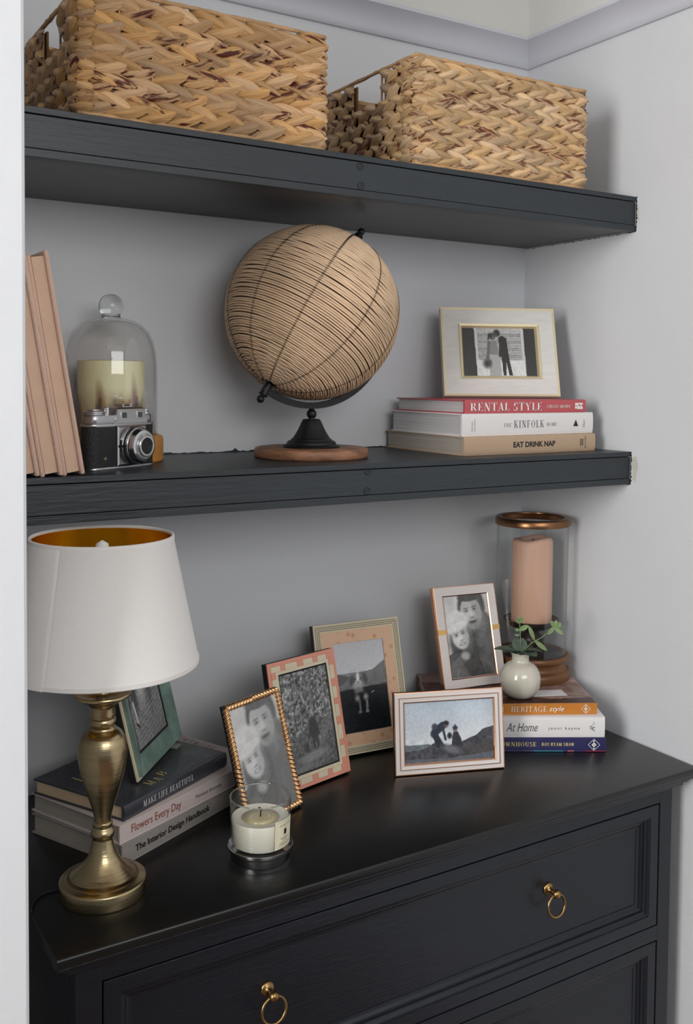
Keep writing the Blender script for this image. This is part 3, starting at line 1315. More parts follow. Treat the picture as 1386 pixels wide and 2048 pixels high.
# cane hoops along the tilted axis
m = MB()
rs = random.Random(4)
nh = 116
wob = [rs.uniform(-1, 1) for _ in range(nh)]
for k in range(nh):
    la = -PI / 2 + PI * (k + .5) / nh
    if abs(la) > PI / 2 * .93:
        continue
    zz = RG * math.sin(la)
    rr = RG * math.cos(la)
    seg = 96
    tr = .00172 if la < -.5 else .00162
    ph = rs.uniform(0, 6.28)
    am = .0002 + .0006 * rs.random() ** 2
    pts = []
    for i in range(seg):
        a = 2 * PI * i / seg
        # hoops pinch together at the twelve binding threads and spread between them
        w_ = am * math.sin(a * 1 + ph) + .0004 * math.sin(a * 3 + ph * 2)
        l2 = la + w_ / RG
        q = RG + .0006 * math.sin(a * 12 + k * PI)
        pts.append((q * math.cos(l2) * math.cos(a), q * math.cos(l2) * math.sin(a), q * math.sin(l2)))
    m.tube(pts, tr, 6, True)
tag(m.done('cane_hoops', M['rattan'], gl, True, TG), None, None, None, 'stuff')
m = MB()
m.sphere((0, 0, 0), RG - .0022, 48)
m.done('gap_shade_core', M['globe_in'], gl, True, TG)  # added sphere: shade between the hoops put into its dark colour
for k in range(10):
    m = MB()
    pts = []
    th = 2 * PI * (k + .37) / 10
    for i in range(2 * nh + 1):
        la = -PI / 2 * .92 + PI * .92 * i / (2 * nh)
        q = RG + (.0024 if i % 2 else .0016)
        t = th + (.013 if i % 2 else -.013)
        pts.append((q * math.cos(la) * math.cos(t), q * math.cos(la) * math.sin(t), q * math.sin(la)))
    m.tube(pts, .00045, 4)
    m.done('binding_thread', M['thread'], gl, True, TG)
# curved yoke: half ring from the lower pin, below the ball, up behind
m = MB()
R0, R1 = .1462, .1562
v, f = [], []
ns = 60
for i in range(ns + 1):
    th = PI * (-.012 + 1.024 * i / ns)
    hw = .0048
    d_ = Vector((math.sin(th), 0, -math.cos(th)))
    for R, s in ((R0, -1), (R0, 1), (R1, 1), (R1, -1)):
        v.append(d_ * R + Vector((0, s * hw, 0)))
for i in range(ns):
    for k in range(4):
        a, b = i * 4 + k, i * 4 + (k + 1) % 4
        f.append((a, b, b + 4, a + 4))
f += [(0, 1, 2, 3), tuple(ns * 4 + k for k in range(4))]
m.add(v, f)
autosmooth(m.done('yoke', M['black_metal'], gl, False, TG), 40)
for sgn in (-1, 1):
    m = MB()
    T = TG @ (Matrix.Identity(4) if sgn > 0 else Matrix.Rotation(PI, 4, 'X'))
    L0 = .1375
    m.lathe([(.016, L0 - .001), (.013, L0 + .0025), (.0062, L0 + .004), (.006, L0 + .021), (.0075, L0 + .022), (.0075, L0 + .024), (.0036, L0 + .0255), (.0036, L0 + .027)], 20)
    m.sphere((0, 0, L0 + .0315), .0064, 20)
    autosmooth(m.done('axis_pin', M['black_metal'], gl, False, T), 35)

# ================================================================== GLASS CLOCHE, CANDLE, BASE
DX, DY = .19, .265
cl = empty('glass_cloche', (DX, DY, ZM), 0, 'clear glass dome cloche with ball knob on a wooden disc behind the camera', 'cloche')
m = MB()
m.lathe([(.0765, 0), (.0785, .002), (.0788, .006), (.0788, .034), (.0775, .038), (.074, .040), (.0001, .040)], 64)
autosmooth(m.done('wooden_disc', M['ochre_wood'], cl), 40)
out = [(.0695, .0405), (.0695, .11), (.0690, .150), (.0672, .168), (.0630, .185), (.056, .1985), (.046, .2085), (.034, .2145), (.0225, .2170), (.0172, .2185), (.0001, .2195)]
inn = [(.0001, .2135), (.0225, .2135), (.034, .211), (.0455, .205), (.0545, .1955), (.061, .183), (.065, .167), (.0668, .150), (.0673, .11), (.0673, .0405)]
m = MB()
m.lathe(out, 72)
m.lathe(inn, 72)
m.done('glass_dome', M['glass_warm'], cl, True)
m = MB()
m.lathe([(.0001, .2190), (.0150, .2198), (.0135, .2225), (.0150, .2250), (.0178, .2290), (.0190, .2345), (.0186, .2395), (.0165, .2455), (.0125, .2505), (.0070, .2535), (.0001, .2545)], 40)
m.done('ball_knob', M['solid_glass'], cl, True)
pc = empty('pillar_candle', (DX, DY, ZM + .0402), 0, 'cream pillar candle with dried flowers set in it, under the glass dome', 'candle')
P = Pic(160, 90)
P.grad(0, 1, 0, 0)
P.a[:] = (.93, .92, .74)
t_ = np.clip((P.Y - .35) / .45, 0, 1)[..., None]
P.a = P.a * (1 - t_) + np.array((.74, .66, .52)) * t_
rs = random.Random(12)
for i in range(58):
    x = rs.random()
    y0 = .92
    h_ = rs.uniform(.2, .5)
    c = rs.choice([(.42, .24, .16), (.36, .2, .2), (.3, .3, .32), (.5, .48, .22), (.35, .38, .38), (.55, .35, .15), (.45, .25, .28)])
    P.line(x, 1.0, x + rs.uniform(-.015, .015), y0 - h_, .006, c, .8)
    P.ell(x + rs.uniform(-.01, .01), y0 - h_ * rs.uniform(.3, 1), rs.uniform(.006, .014), rs.uniform(.04, .13), c, rs.uniform(-15, 15), .02)
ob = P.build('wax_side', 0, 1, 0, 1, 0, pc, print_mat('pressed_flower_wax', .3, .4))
me = ob.data
co = np.zeros(len(me.vertices) * 3)
me.vertices.foreach_get('co', co)
co = co.reshape(-1, 3)
th = co[:, 0] * 2 * PI - PI * .75
hh = .112
nc = np.stack([.0505 * np.cos(th), .0505 * np.sin(th), co[:, 2] * hh], 1)
me.vertices.foreach_set('co', nc.ravel())
me.update()
me.polygons.foreach_set('use_smooth', [True] * len(me.polygons))
m = MB()
m.lathe([(.0500, 0), (.0500, hh), (.0470, hh + .0012), (.044, hh - .004), (.001, hh - .005)], 48)
m.done('wax_top', M['wax_cream'], pc, True)
m = MB()
m.tube([(0, 0, hh - .006), (.0005, 0, hh), (.002, 0, hh + .006)], .0009, 6)
m.done('wick', M['wick'], pc)

# ================================================================== PEACH LINEN BOOKS (leaning against the left)
lean = math.radians(9.25)
xr = .0885
for k in range(3):
    th_ = .0286
    bx = xr - th_ * k * 1.02
    nm = ['rightmost', 'middle', 'leftmost'][k]
    ht = [.2905, .2850, .2790][k]
    yo = [.058, .0535, .056][k]
    t = empty('linen_book', (bx, yo, ZM + .002), 0, 'peach linen covered book leaning to the left, %s of the three' % nm, 'book', 'leaning peach linen books')
    T = Matrix.Translation((0, 0, .0)) @ Matrix.Rotation(-lean, 4, 'Y') @ Matrix.Translation((-th_, 0, 0))
    cvr = .0062
    dp = .205
    for i, (a, b) in enumerate(((0, cvr), (th_ - cvr, th_))):
        m = MB()
        m.box(a, b, 0 if i else .003, dp, .0045 * 0 + (.0 if i else .002), ht - (.0 if i else .004), .0024)
        autosmooth(m.done('cover_board', M['peach'], t, False, T), 60)
    m = MB()
    m.box(cvr, th_ - cvr, .004, dp - .004, .005, ht - .007, .0008)
    m.done('page_block', M['peach_page'], t, False, T)
    m = MB()
    m.box(.001, th_ - .001, dp - .001, dp + .003, .001, ht - .002, .001)
    m.done('spine', M['peach'], t, False, T)

# ================================================================== VINTAGE CAMERA
ca = empty('film_camera', (.1663, .1282, ZM), math.radians(27.7), 'vintage chrome and black leatherette film camera standing in front of the glass dome', 'camera')


def rbox(mb, x0, x1, y0, y1, z0, z1, r, n=6, ch_=0.0):
    """box with vertical edges rounded by r"""
    pts = []
    for cx, cy, a0 in ((x1 - r, y1 - r, 0), (x0 + r, y1 - r, 90), (x0 + r, y0 + r, 180), (x1 - r, y0 + r, 270)):
        for i in range(n + 1):
            a = math.radians(a0 + 90 * i / n)
            pts.append((cx + r * math.cos(a), cy + r * math.sin(a)))
    k = len(pts)
    cx_, cy_ = (x0 + x1) / 2, (y0 + y1) / 2
    lv = [(z0 + ch_, 1.0), (z1 - ch_, 1.0)] if not ch_ else [(z0, None), (z0 + ch_, 0), (z1 - ch_, 0), (z1, None)]
    v = []
    for z, q in lv:
        for x, y in pts:
            if q is None:
                dx, dy = x - cx_, y - cy_
                L = math.hypot(dx, dy)
                v.append((x - dx / L * ch_, y - dy / L * ch_, z))
            else:
                v.append((x, y, z))
    f = []
    for l in range(len(lv) - 1):
        for i in range(k):
            j = (i + 1) % k
            f.append((l * k + i, l * k + j, (l + 1) * k + j, (l + 1) * k + i))
    f.append(tuple(range(k)))
    f.append(tuple((len(lv) - 1) * k + i for i in range(k)))
    return mb.add(v, f)


HW = .0635
m = rbox(MB(), -HW, HW, 0, .030, .003, .0605, .013)
autosmooth(m.done('leather_body', M['leatherette'], ca), 40)
m = rbox(MB(), -HW + .0005, HW - .0005, -.0006, .0306, 0, .0042, .0128, ch_=.0008)
autosmooth(m.done('base_plate', M['satin'], ca), 40)
m = rbox(MB(), -HW - .0002, HW + .0002, -.0008, .0308, .0600, .0638, .0131, ch_=.0006)
rbox(m, -HW + .0035, HW - .0025, .0012, .0292, .0636, .0755, .0115, ch_=.0012)
autosmooth(m.done('top_plate', M['satin'], ca), 40)
# raised viewfinder housing, front slightly sloped
m = MB()
v = []
for (z, x0, x1, y0, y1) in ((.0640, -.0215, .0420, -.0018, .0285), (.0690, -.0180, .0415, -.0018, .0285), (.0835, -.0150, .0385, .0010, .027), (.0862, -.0125, .036, .0035, .0250)):
    v += [(x0, y0, z), (x1, y0, z), (x1, y1, z), (x0, y1, z)]
f = [(0, 1, 2, 3), (12, 13, 14, 15)]
for l in range(3):
    for i in range(4):
        j = (i + 1) % 4
        f.append((l * 4 + i, l * 4 + j, l * 4 + 4 + j, l * 4 + 4 + i))
m.add(v, f)
hs = m.done('viewfinder_housing', M['satin'], ca)
for (a, b) in ((-.0100, .0015), (.0220, .0330)):
    m = MB()
    m.box(a, b, -.0022, .0015, .0700, .0805, .0004, T=Matrix.Translation((0, .0004, 0)))
    w1 = m.done('viewfinder_frame', M['chrome'], ca)
    m = MB()
    m.box(a + .0012, b - .0012, -.0024, 0, .0712, .0793)
    m.done('viewfinder_window', M['lens'], w1, T=Matrix.Translation((0, .0003, 0)))
m = MB()
m.box(.0020, .0200, .0080, .0220, .0862, .0872)
m.box(.0020, .0042, .0080, .0220, .0872, .0902)
m.box(.0178, .0200, .0080, .0220, .0872, .0902)
m.box(.0042, .0068, .0080, .0220, .0893, .0902)
m.box(.0154, .0178, .0080, .0220, .0893, .0902)
m.done('accessory_shoe', M['chrome'], ca)
m = MB()
m.lathe([(.0145, .0756), (.0150, .0762), (.0150, .0778), (.0144, .0783), (.0144, .0788), (.0150, .0793), (.0150, .0810), (.0140, .0818), (.0095, .0821), (.009, .0838), (.0001, .084)], 40, c=(-.0455, .0150, 0))
autosmooth(m.done('rewind_dial', M['satin'], ca), 30)
m = MB()
m.lathe([(.0052, .0756), (.0052, .0862), (.0046, .0868), (.0001, .0868)], 24, c=(-.0265, .012, 0))
autosmooth(m.done('shutter_button', M['chrome'], ca), 30)
m = MB()
m.lathe([(.0088, .0756), (.0088, .079), (.0084, .0795), (.0088, .080), (.0088, .0826), (.0078, .0832), (.0001, .0834)], 32, c=(.0515, .0150, 0))
autosmooth(m.done('advance_knob', M['chrome'], ca), 30)
# lens plate
m = MB()
v = []
xa, xb, za, zb = -.0195, .0375, .0050, .0605
for (i, y) in ((0, .0002), (0, -.0032), (.0022, -.0046)):
    v += [(xa + i, y, za + i), (xb - i, y, za + i), (xb - i, y, zb - i), (xa + i, y, zb - i)]
f = [(0, 1, 2, 3), (8, 9, 10, 11)]
for l in range(2):
    for i in range(4):
        j = (i + 1) % 4
        f.append((l * 4 + i, l * 4 + j, l * 4 + 4 + j, l * 4 + 4 + i))
m.add(v, f)
m.done('lens_plate', M['satin'], ca)
TL = Matrix.Translation((.0125, -.0045, .0325)) @ Matrix.Rotation(PI / 2, 4, 'X')
segs = [('lens_mount_ring', 'satin', [(.0272, 0), (.0272, .0022), (.0262, .0034), (.0200, .0038)]),
        ('shutter_ring', 'leatherette', [(.0250, .0034), (.0250, .0060), (.0243, .0066), (.0200, .0066)]),
        ('aperture_ring', 'chrome', [(.0256, .0066), (.0260, .0074), (.0260, .0100), (.0250, .0106), (.0200, .0106)]),
        ('focus_ring', 'chrome', [(.0238, .0106), (.0246, .0112), (.0246, .0132), (.0218, .0188), (.0180, .0200), (.0170, .0200)]),
        ('engraved_ring', 'pale_ring', [(.0182, .0200), (.0182, .0206), (.0150, .0210), (.0148, .0204)]),
        ('lens_barrel', 'chrome', [(.0150, .0204), (.0150, .0236), (.0142, .0242), (.0118, .0242), (.0112, .0228)]),
        ('front_ring', 'leatherette', [(.0117, .0236), (.0104, .0224), (.0082, .0204), (.0080, .0200)]),
        ('lens_glass', 'lens', [(.0083, .0203), (.0060, .0214), (.0030, .0220), (.0001, .0222)])]
for nm, mk, pr in segs:
    m = MB()
    m.lathe(pr, 56)
    autosmooth(m.done(nm, M[mk], ca, False, TL), 30)
m = MB()
for k in range(56):
    a = 2 * PI * k / 56
    T = TL @ Matrix.Rotation(a, 4, 'Z')
    m.box(.0258, .0265, -.0006, .0006, .0076, .0098, T=T)
m.done('knurling', M['black_metal'], ca)
m = MB()
for k in range(44):
    if k % 7 in (5, 6):
        continue
    a = 2 * PI * k / 44
    T = TL @ Matrix.Rotation(a, 4, 'Z')
    m.box(.0158, .0174, -.00035, .00035, .0207, .0211, T=T)
m.done('engraved_marks', M['ink_black'], ca)
m = MB()
T = Matrix.Translation((-.0145, -.0055, .0325))
m.box(-.0012, .0012, -.0012, .001, -.0085, .0085, .0004, T=T)
m.box(-.0045, .0030, -.0025, .001, -.0016, .0016, .0004, T=T)
m.done('focus_lever', M['black_metal'], ca)
# small diamond badge with a script monogram
m = MB()
m.add([(-.0395 - .0062, -.0002, .0165), (-.0395, -.0002, .0125), (-.0395 + .0062, -.0002, .0165), (-.0395, -.0002, .0205)], [(0, 1, 2, 3)])
m.done('diamond_badge', mat('badge_brown', srgb(58, 44, 42), .5), ca)
letter(ca, sans('W', .0036, .0026, .02, .3), -.0411, .0152, -.0004, M['ink_gold'], 'badge_monogram')

# ================================================================== BOOK BUILDER
def book(name, corner, yaw, ln, dp, th, label, cover, pages, spine=None, top=None, round_=.0025, z=0, inset=.0035, board=.0022, end=True):
    """corner = left front corner seen from the spine side; x along spine, y into the pages"""
    t = empty(name, (corner[0], corner[1], z), math.radians(yaw), label, 'book')
    m = MB()
    m.box(0, ln, .0015, dp, 0, board, .0006)
    m.box(0, ln, .0015, dp, th - board, th, .0006)
    autosmooth(m.done('cover', M[cover] if isinstance(cover, str) else cover, t), 50)
    # gently rounded spine
    m = MB()
    n_ = 8
    v = []
    for x in (0, ln):
        for i in range(n_ + 1):
            a = -PI / 2 + PI * i / n_
            v.append((x, .0035 - round_ * math.cos(a) - .001, th / 2 + th / 2 * math.sin(a)))
        for i in range(n_ + 1):
            a = PI / 2 - PI * i / n_
            v.append((x, .0050, th / 2 + (th / 2 - .0005) * math.sin(a)))
    k = 2 * (n_ + 1)
    f = [(i, (i + 1) % k, k + (i + 1) % k, k + i) for i in range(k)]
    f += [tuple(range(k)), tuple(k + i for i in range(k))]
    m.add(v, f)
    autosmooth(m.done('spine', M[spine or cover] if isinstance(spine or cover, str) else cover, t), 40)
    m = MB()
    m.box(inset, ln - inset, .0045, dp - inset, board, th - board)
    m.done('page_block', M[pages], t)
    return t


def spine_y(round_=.0025):
    return .0025 - round_ - .0003


SY = spine_y()

# --- middle shelf stack
b = book('cookery_book', (.7454, .100), 0, .3076, .238, .0325, 'kraft brown cloth book with black lettering, bottom of the book stack on the lower shelf', 'book_kraft', 'pages_grey', z=ZM, round_=.003)
letter(b, sans('EAT DRINK NAP', .0985, .0098, .035), .1085, .0115, -.0008, M['ink_black'], 'title_lettering')
m = MB()
gx, gz = .2685, .0110
for i in range(4):
    m.box(gx + i * .0025 - .0002, gx + i * .0025 + .0002, -.0009, -.0006, gz, gz + .0115)
for i in range(5):
    m.box(gx, gx + .0075, -.0009, -.0006, gz + i * .00285 - .0002, gz + i * .00285 + .0002)
m.done('window_logo', M['ink_black'], b)
Tv = Matrix.Translation((.2805, 0, .0275)) @ Matrix.Rotation(PI / 2, 4, 'Y')
letter(b, sans('SOHO HOUSE', .0215, .0022, .02), 0, 0, -.0009, M['ink_black'], 'publisher_lettering', Tv)
z1 = ZM + .0325
b = book('interiors_book', (.7446, .105), 0, .3070, .215, .0386, 'thick white book between the brown and red books on the lower shelf', 'book_white', 'pages_white', z=z1, round_=.0025)
letter(b, serif('KINFOLK', .0700, .0130, .15, .045, .26), .1150, .0130, -.0004, M['ink_grey'], 'title_lettering')
letter(b, serif('THE', .0170, .0062, .13, .05, .25), .0915, .0150, -.0004, M['ink_grey'], 'title_lettering')
letter(b, serif('HOME', .0240, .0062, .13, .05, .25), .1915, .0150, -.0004, M['ink_grey'], 'title_lettering')
for i, s in enumerate(('NATHAN', 'WILLIAMS')):
    Tv = Matrix.Translation((.0225 + i * .0055, 0, .0085)) @ Matrix.Rotation(-PI / 2, 4, 'Y')
    letter(b, sans(s, .0165 + i * .004, .0022, .0), 0, 0, -.0004, M['ink_grey'], 'author_lettering', Tv)
m = MB()
m.add([(.2565, -.0005, .0135), (.2690, -.0005, .0135), (.2628, -.0005, .0255)], [(0, 1, 2)])
m.done('triangle_logo', M['ink_black'], b)
Tv = Matrix.Translation((.2855, 0, .0115)) @ Matrix.Rotation(-PI / 2, 4, 'Y')
letter(b, sans('Ouur', .0140, .0050, .0, .3), 0, 0, -.0004, M['ink_grey'], 'publisher_lettering', Tv)
z2 = z1 + .0386
b = book('interiors_book', (.7540, .110), 0, .2835, .205, .0234, 'dusty red book with white lettering lying under the wedding photo frame', 'book_red', 'pages_white', z=z2, round_=.0022)
letter(b, serif('RENTAL STYLE', .1630, .0148, .19, .05, .1), .0115, .0042, -.0002, M['ink_white'], 'title_lettering')
letter(b, serif('CHELSEY BROWN', .0565, .0055, .19, .06, .12), .1870, .0085, -.0002, M['ink_white'], 'author_lettering')
m = MB()
lx, lz = .2560, .0058
for (x0, x1, a, c) in ((0, .0085, .007, .0115), (.0095, .0190, .0085, .0115), (0, .005, .001, .006), (.006, .0125, 0, .0062), (.0135, .019, .0, .0050), (.0135, .0165, .0055, .0080)):
    m.box(lx + x0, lx + x1, -.0004, -.0001, lz + a, lz + c)
m.done('block_logo', M['ink_white'], b)
zW = z2 + .0234

# --- right stack on the chest
def left_of(c, yaw, ln):
    a = math.radians(yaw)
    return (c[0] - math.cos(a) * ln, c[1] - math.sin(a) * ln)


L = .300
b = book('interiors_book', left_of((1.0045, .0120), -30.5, L), -30.5, L, .166, .0252, 'navy book with gold lettering, bottom of the right stack on the chest', 'book_navy', 'pages_white', z=ZD, round_=.001)
letter(b, serif('TOWNHOUSE', .0700, .0076, .17, .06, .14), L - .1945, .0100, .0009, M['ink_gold'], 'title_lettering')
letter(b, serif('THE ENGLISH', .0720, .0076, .17, .06, .14), L - .2750, .0100, .0009, M['ink_gold'], 'title_lettering')
letter(b, serif('ROS BYAM SHAW', .0575, .0058, .2, .07, .14), L - .1145, .0110, .0009, M['ink_gold'], 'author_lettering')


def diamond_logo(b, cx, cz_, s, y, m_):
    mb = MB()
    for k in range(4):
        a, c = k * PI / 2, (k + 1) * PI / 2
        p, q = (math.cos(a), math.sin(a)), (math.cos(c), math.sin(c))
        mb.add([(cx + p[0] * s, y, cz_ + p[1] * s), (cx + q[0] * s, y, cz_ + q[1] * s), (cx + q[0] * s * .91, y, cz_ + q[1] * s * .91), (cx + p[0] * s * .91, y, cz_ + p[1] * s * .91)], [(0, 1, 2, 3)])
    mb.add([(cx + math.cos(k * PI / 2) * s * .42, y, cz_ + math.sin(k * PI / 2) * s * .42) for k in range(4)], [(0, 1, 2, 3)])
    for dz in (-.62, .62):
        mb.add([(cx - s * .14, y, cz_ + dz * s - s * .12), (cx + s * .14, y, cz_ + dz * s - s * .08), (cx + s * .10, y, cz_ + dz * s + s * .12), (cx - s * .16, y, cz_ + dz * s + s * .06)], [(0, 1, 2, 3)])
    mb.done('diamond_logo', m_, b)
    letter(b, sans('Q', s * .34, s * .34, .02), cx - s * .17, cz_ - s * .17, y - .0002, M['ink_black'], 'logo_lettering')


diamond_logo(b, L - .0215, .0130, .0108, .0009, M['ink_white'])
for x0, x1, k in ((.150, .170, 'ink_grey'), (.170, .224, 'ink_teal'), (.232, .243, 'ink_rose'), (.263, .299, 'ink_crimson')):
    mb = MB()
    mb.box(x0, x1, .0009, .0014, .0012, .0026)
    mb.done('colour_stripe', M[k], b)
zz = ZD + .0252
b = book('interiors_book', left_of((1.0050, .0160), -30, L), -30, L, .164, .0368, 'thick white book between the navy and ochre books on the chest', 'book_white', 'pages_white', z=zz, round_=.0018)
letter(b, sans('At Home', .0560, .0150, .0, .35), L - .1760, .0110, .0003, M['ink_grey'], 'title_lettering')
letter(b, sans('jenni kayne', .0560, .0068, .0, 0, 1.35), L - .1010, .0125, .0003, M['ink_grey'], 'author_lettering')
Tv = Matrix.Translation((L - .0180, 0, .0110)) @ Matrix.Rotation(-PI / 2, 4, 'Y')
letter(b, sans('R', .0100, .0085, -.005, .5), 0, 0, .0003, M['ink_grey'], 'publisher_initial', Tv)
m = MB()
m.tube([(L - .0235, .0004, .0215), (L - .0200, .0004, .0240), (L - .0190, .0004, .0265), (L - .0215, .0004, .0275)], .0003, 5)
m.done('publisher_flourish', M['ink_grey'], b)
zz += .0368
zR = zz + .0205
b = book('interiors_book', left_of((1.0025, .0327), -28.3, L), -28.3, L, .184, .0205, 'ochre spined book under the round vase and hurricane lantern', 'book_orange', 'pages_white', 'book_orange', z=zz, round_=.0008)
letter(b, serif('HERITAGE', .0640, .0098, .13, .05, .14), L - .1555, .0058, .0011, M['ink_white'], 'title_lettering')
letter(b, sans('style', .0270, .0115, 0, .35), L - .0870, .0038, .0011, M['ink_white'], 'title_lettering')
letter(b, serif('ENGLISH', .0560, .0098, .13, .05, .14), L - .2250, .0058, .0011, M['ink_white'], 'title_lettering')
diamond_logo(b, L - .0205, .0103, .0088, .0011, M['ink_white'])
P = Pic(130, 90)
P.a[:] = (.60, .50, .46)
P.noise(9, .10, 3)
P.noise(30, .06, 5)
P.poly([(0, .80), (.3, .82), (.62, .80), (.74, .86), (1, .84), (1, 1), (0, 1)], (.28, .17, .13))
P.poly([(.36, .56), (.78, .60), (.84, .80), (.30, .80)], (.45, .26, .14))
P.poly([(.44, .64), (.66, .64), (.72, .74), (.44, .76)], (.27, .14, .08))
P.poly([(0, .3), (.26, .34), (.24, .84), (0, .84)], (.34, .24, .22))
P.line(.80, .35, 1, .38, .006, (.36, .26, .24))
P.line(.76, .20, .95, .24, .006, (.36, .26, .24))
P.line(.88, .1, .9, .6, .005, (.42, .32, .3))
P.noise(40, .05, 9)
Tt = Matrix.Translation((0, .0, .0207)) @ Matrix.Rotation(-PI / 2, 4, 'X')
P.build('cover_picture', .0004, L - .0004, .0020, .1835, 0, b, M['cover_print'], Matrix(((1, 0, 0, 0), (0, 0, 1, 0), (0, 1, 0, .02065), (0, 0, 0, 1))))
# white paper slip
m = MB()
m.box(-.055, .030, -.016, .016, 0, .0007)
ps = m.done('paper_slip', M['paper'], None)
ps.location = (.965, .118, zR + .0003)
ps.rotation_euler = (0, 0, math.radians(-24))
tag(ps, 'white paper slip lying between the hurricane lantern and the round vase', 'paper')

# --- left stack on the chest
b = book('design_book', (.1349, .0490), 26.0, .290, .183, .0288, 'grey linen book with black lettering, bottom of the stack behind the lamp', 'book_grey', 'pages_grey', z=ZD, round_=.0008)
letter(b, sans('The Interior Design Handbook', .1540, .0120, .022), .0250, .0085, .0010, M['ink_black'], 'title_lettering')
zz = ZD + .0288
b = book('flower_book', (.1330, .0523), 24.2, .296, .186, .0262, 'pale blush book with red lettering, middle of the stack behind the lamp', 'book_pink', 'pages_grey', z=zz, round_=.0006)
letter(b, sans('Flowers Every Day', .0960, .0150, -.003, 0), .0210, .0060, .0012, M['ink_red'], 'title_lettering')
letter(b, sans('Florence Kennedy', .0560, .0068, .0, 0), .1480, .0100, .0012, M['ink_grey'], 'author_lettering')
Tt = Matrix(((1, 0, 0, 0), (0, 0, 1, 0), (0, 1, 0, .0266), (0, 0, 0, 1)))
for s, x, y in (('FLOWERS & CLASS', .215, .150),):
    T_ = Matrix.Translation((.286, .085, 0)) @ Matrix.Rotation(math.radians(90), 4, 'Z') @ Matrix(((1, 0, 0, 0), (0, 0, 1, 0), (0, 1, 0, .0267), (0, 0, 0, 1)))
    letter(b, serif('FLOWERS', .080, .010, .12, .05, .2), 0, 0, 0, M['ink_grey'], 'cover_lettering', T_)
zz += .0262
b = book('lifestyle_book', (.1414, .0620), 28.0, .226, .176, .0215, 'dark slate jacketed book under the teal frame, top of the stack behind the lamp', 'book_slate', 'pages_cream', z=zz, round_=.003)
letter(b, serif('MAKE LIFE BEAUTIFUL', .1080, .0085, .13, .05, .14), .0370, .0075, -.0008, M['ink_white'], 'title_lettering')
P = Pic(150, 118)
P.a[:] = (.25, .26, .28)
P.noise(8, .05, 2)
P.poly([(.70, .0), (1, .0), (1, .72), (.86, .72), (.66, .4)], (.22, .26, .20))
P.poly([(.80, .05), (1, .02), (1, .55), (.84, .5)], (.36, .29, .26))
P.line(.8, .45, 1, .28, .012, (.55, .38, .34))
P.line(.84, .2, .92, .6, .010, (.5, .34, .30))
P.poly([(.86, .5), (.95, .47), (.96, .56), (.87, .6)], (.62, .62, .62))
P.ell(.2, .42, .075, .06, (.60, .50, .48), -20)
P.ell(.23, .38, .04, .04, (.72, .62, .6), 10)
P.line(.05, .62, .18, .45, .008, (.5, .45, .42))
P.ell(.48, .62, .05, .05, (.50, .42, .40), 10)
P.noise(50, .03, 7)
P.build('cover_picture', .0005, .2255, .0080, .1755, 0, b, M['cover_print'], Matrix(((1, 0, 0, 0), (0, 0, 1, 0), (0, 1, 0, .0217), (0, 0, 0, 1))))
for s, x, y, w_, h_ in (('LIFE', .028, .110, .060, .020), ('B', .105, .024, .012, .015), ('MA', .070, .016, .028, .015)):
    T_ = Matrix.Translation((x, y, 0)) @ Matrix(((1, 0, 0, 0), (0, 0, 1, 0), (0, 1, 0, .0221), (0, 0, 0, 1)))
    letter(b, serif(s, w_, h_, .12, .05, .2), 0, 0, 0, M['ink_gold'], 'cover_lettering', T_)
zL = zz + .0222


# ================================================================== PHOTO FRAMES
class Frame:
    def __init__(s, name, xy, z, yaw, wd, ht, lean, label, thick=.012, easel=True, side='black', group=None):
        s.w, s.h, s.l, s.t = wd, ht, math.radians(lean), thick
        s.o = empty(name, (xy[0], xy[1], z), math.radians(yaw), label, 'picture frame', group)
        c, q = math.cos(s.l), math.sin(s.l)
        s.T = Matrix(((1, 0, 0, 0), (0, c, q, 0), (0, -q, c, thick * q + .0003), (0, 0, 0, 1)))
        s.x0, s.x1 = -wd / 2, wd / 2
        m = MB()
        m.box(s.x0, s.x1, .0028, thick, 0, ht, .0006)
        m.done('backing_body', M[side], s.o, False, s.T)
        if easel:
            zt = ht * .72
            top = s.T @ Vector((0, thick, zt))
            reach = top.z * math.tan(math.radians(easel if easel > 1 else 17))
            foot = Vector((0, top.y + reach, .0006))
            bx = .028
            m = MB()
            tw = .016
            v = []
            n_ = Vector((0, .0022, 0))
            for p, ww in ((top, tw), (foot, bx)):
                for sx in (-1, 1):
                    v += [p + Vector((sx * ww, 0, 0)), p + Vector((sx * ww, 0, 0)) + n_]
            m.add(v, [(0, 2, 6, 4), (1, 5, 7, 3), (0, 1, 3, 2), (4, 6, 7, 5), (0, 4, 5, 1), (2, 3, 7, 6)])
            m.done('easel_back', M['velvet'], s.o)

    def ring(s, name, ia, ib, yo, ya, yb, mk, yi=None, label=None):
        """mitred band: outer side wall from yo, front from (ia,ya) to (ib,yb), inner wall back to yi"""
        m = MB()
        a = (s.x0, s.x1, 0, s.h)
        ringframe(m, *a, ia, yo, ia, ya)
        ringframe(m, *a, ia, ya, ib, yb)
        ringframe(m, *a, ib, yb, ib, yo if yi is None else yi)
        o = m.done(name, M[mk], s.o, False, s.T)
        if label:
            o['label'] = label
        return o

    def photo(s, pic, inset, y=.0010, il=None):
        a, b = (inset if il is None else il), inset
        return pic.build('photograph', s.x0 + a, s.x1 - b, inset, s.h - inset, y, s.o, M['photo'], s.T)


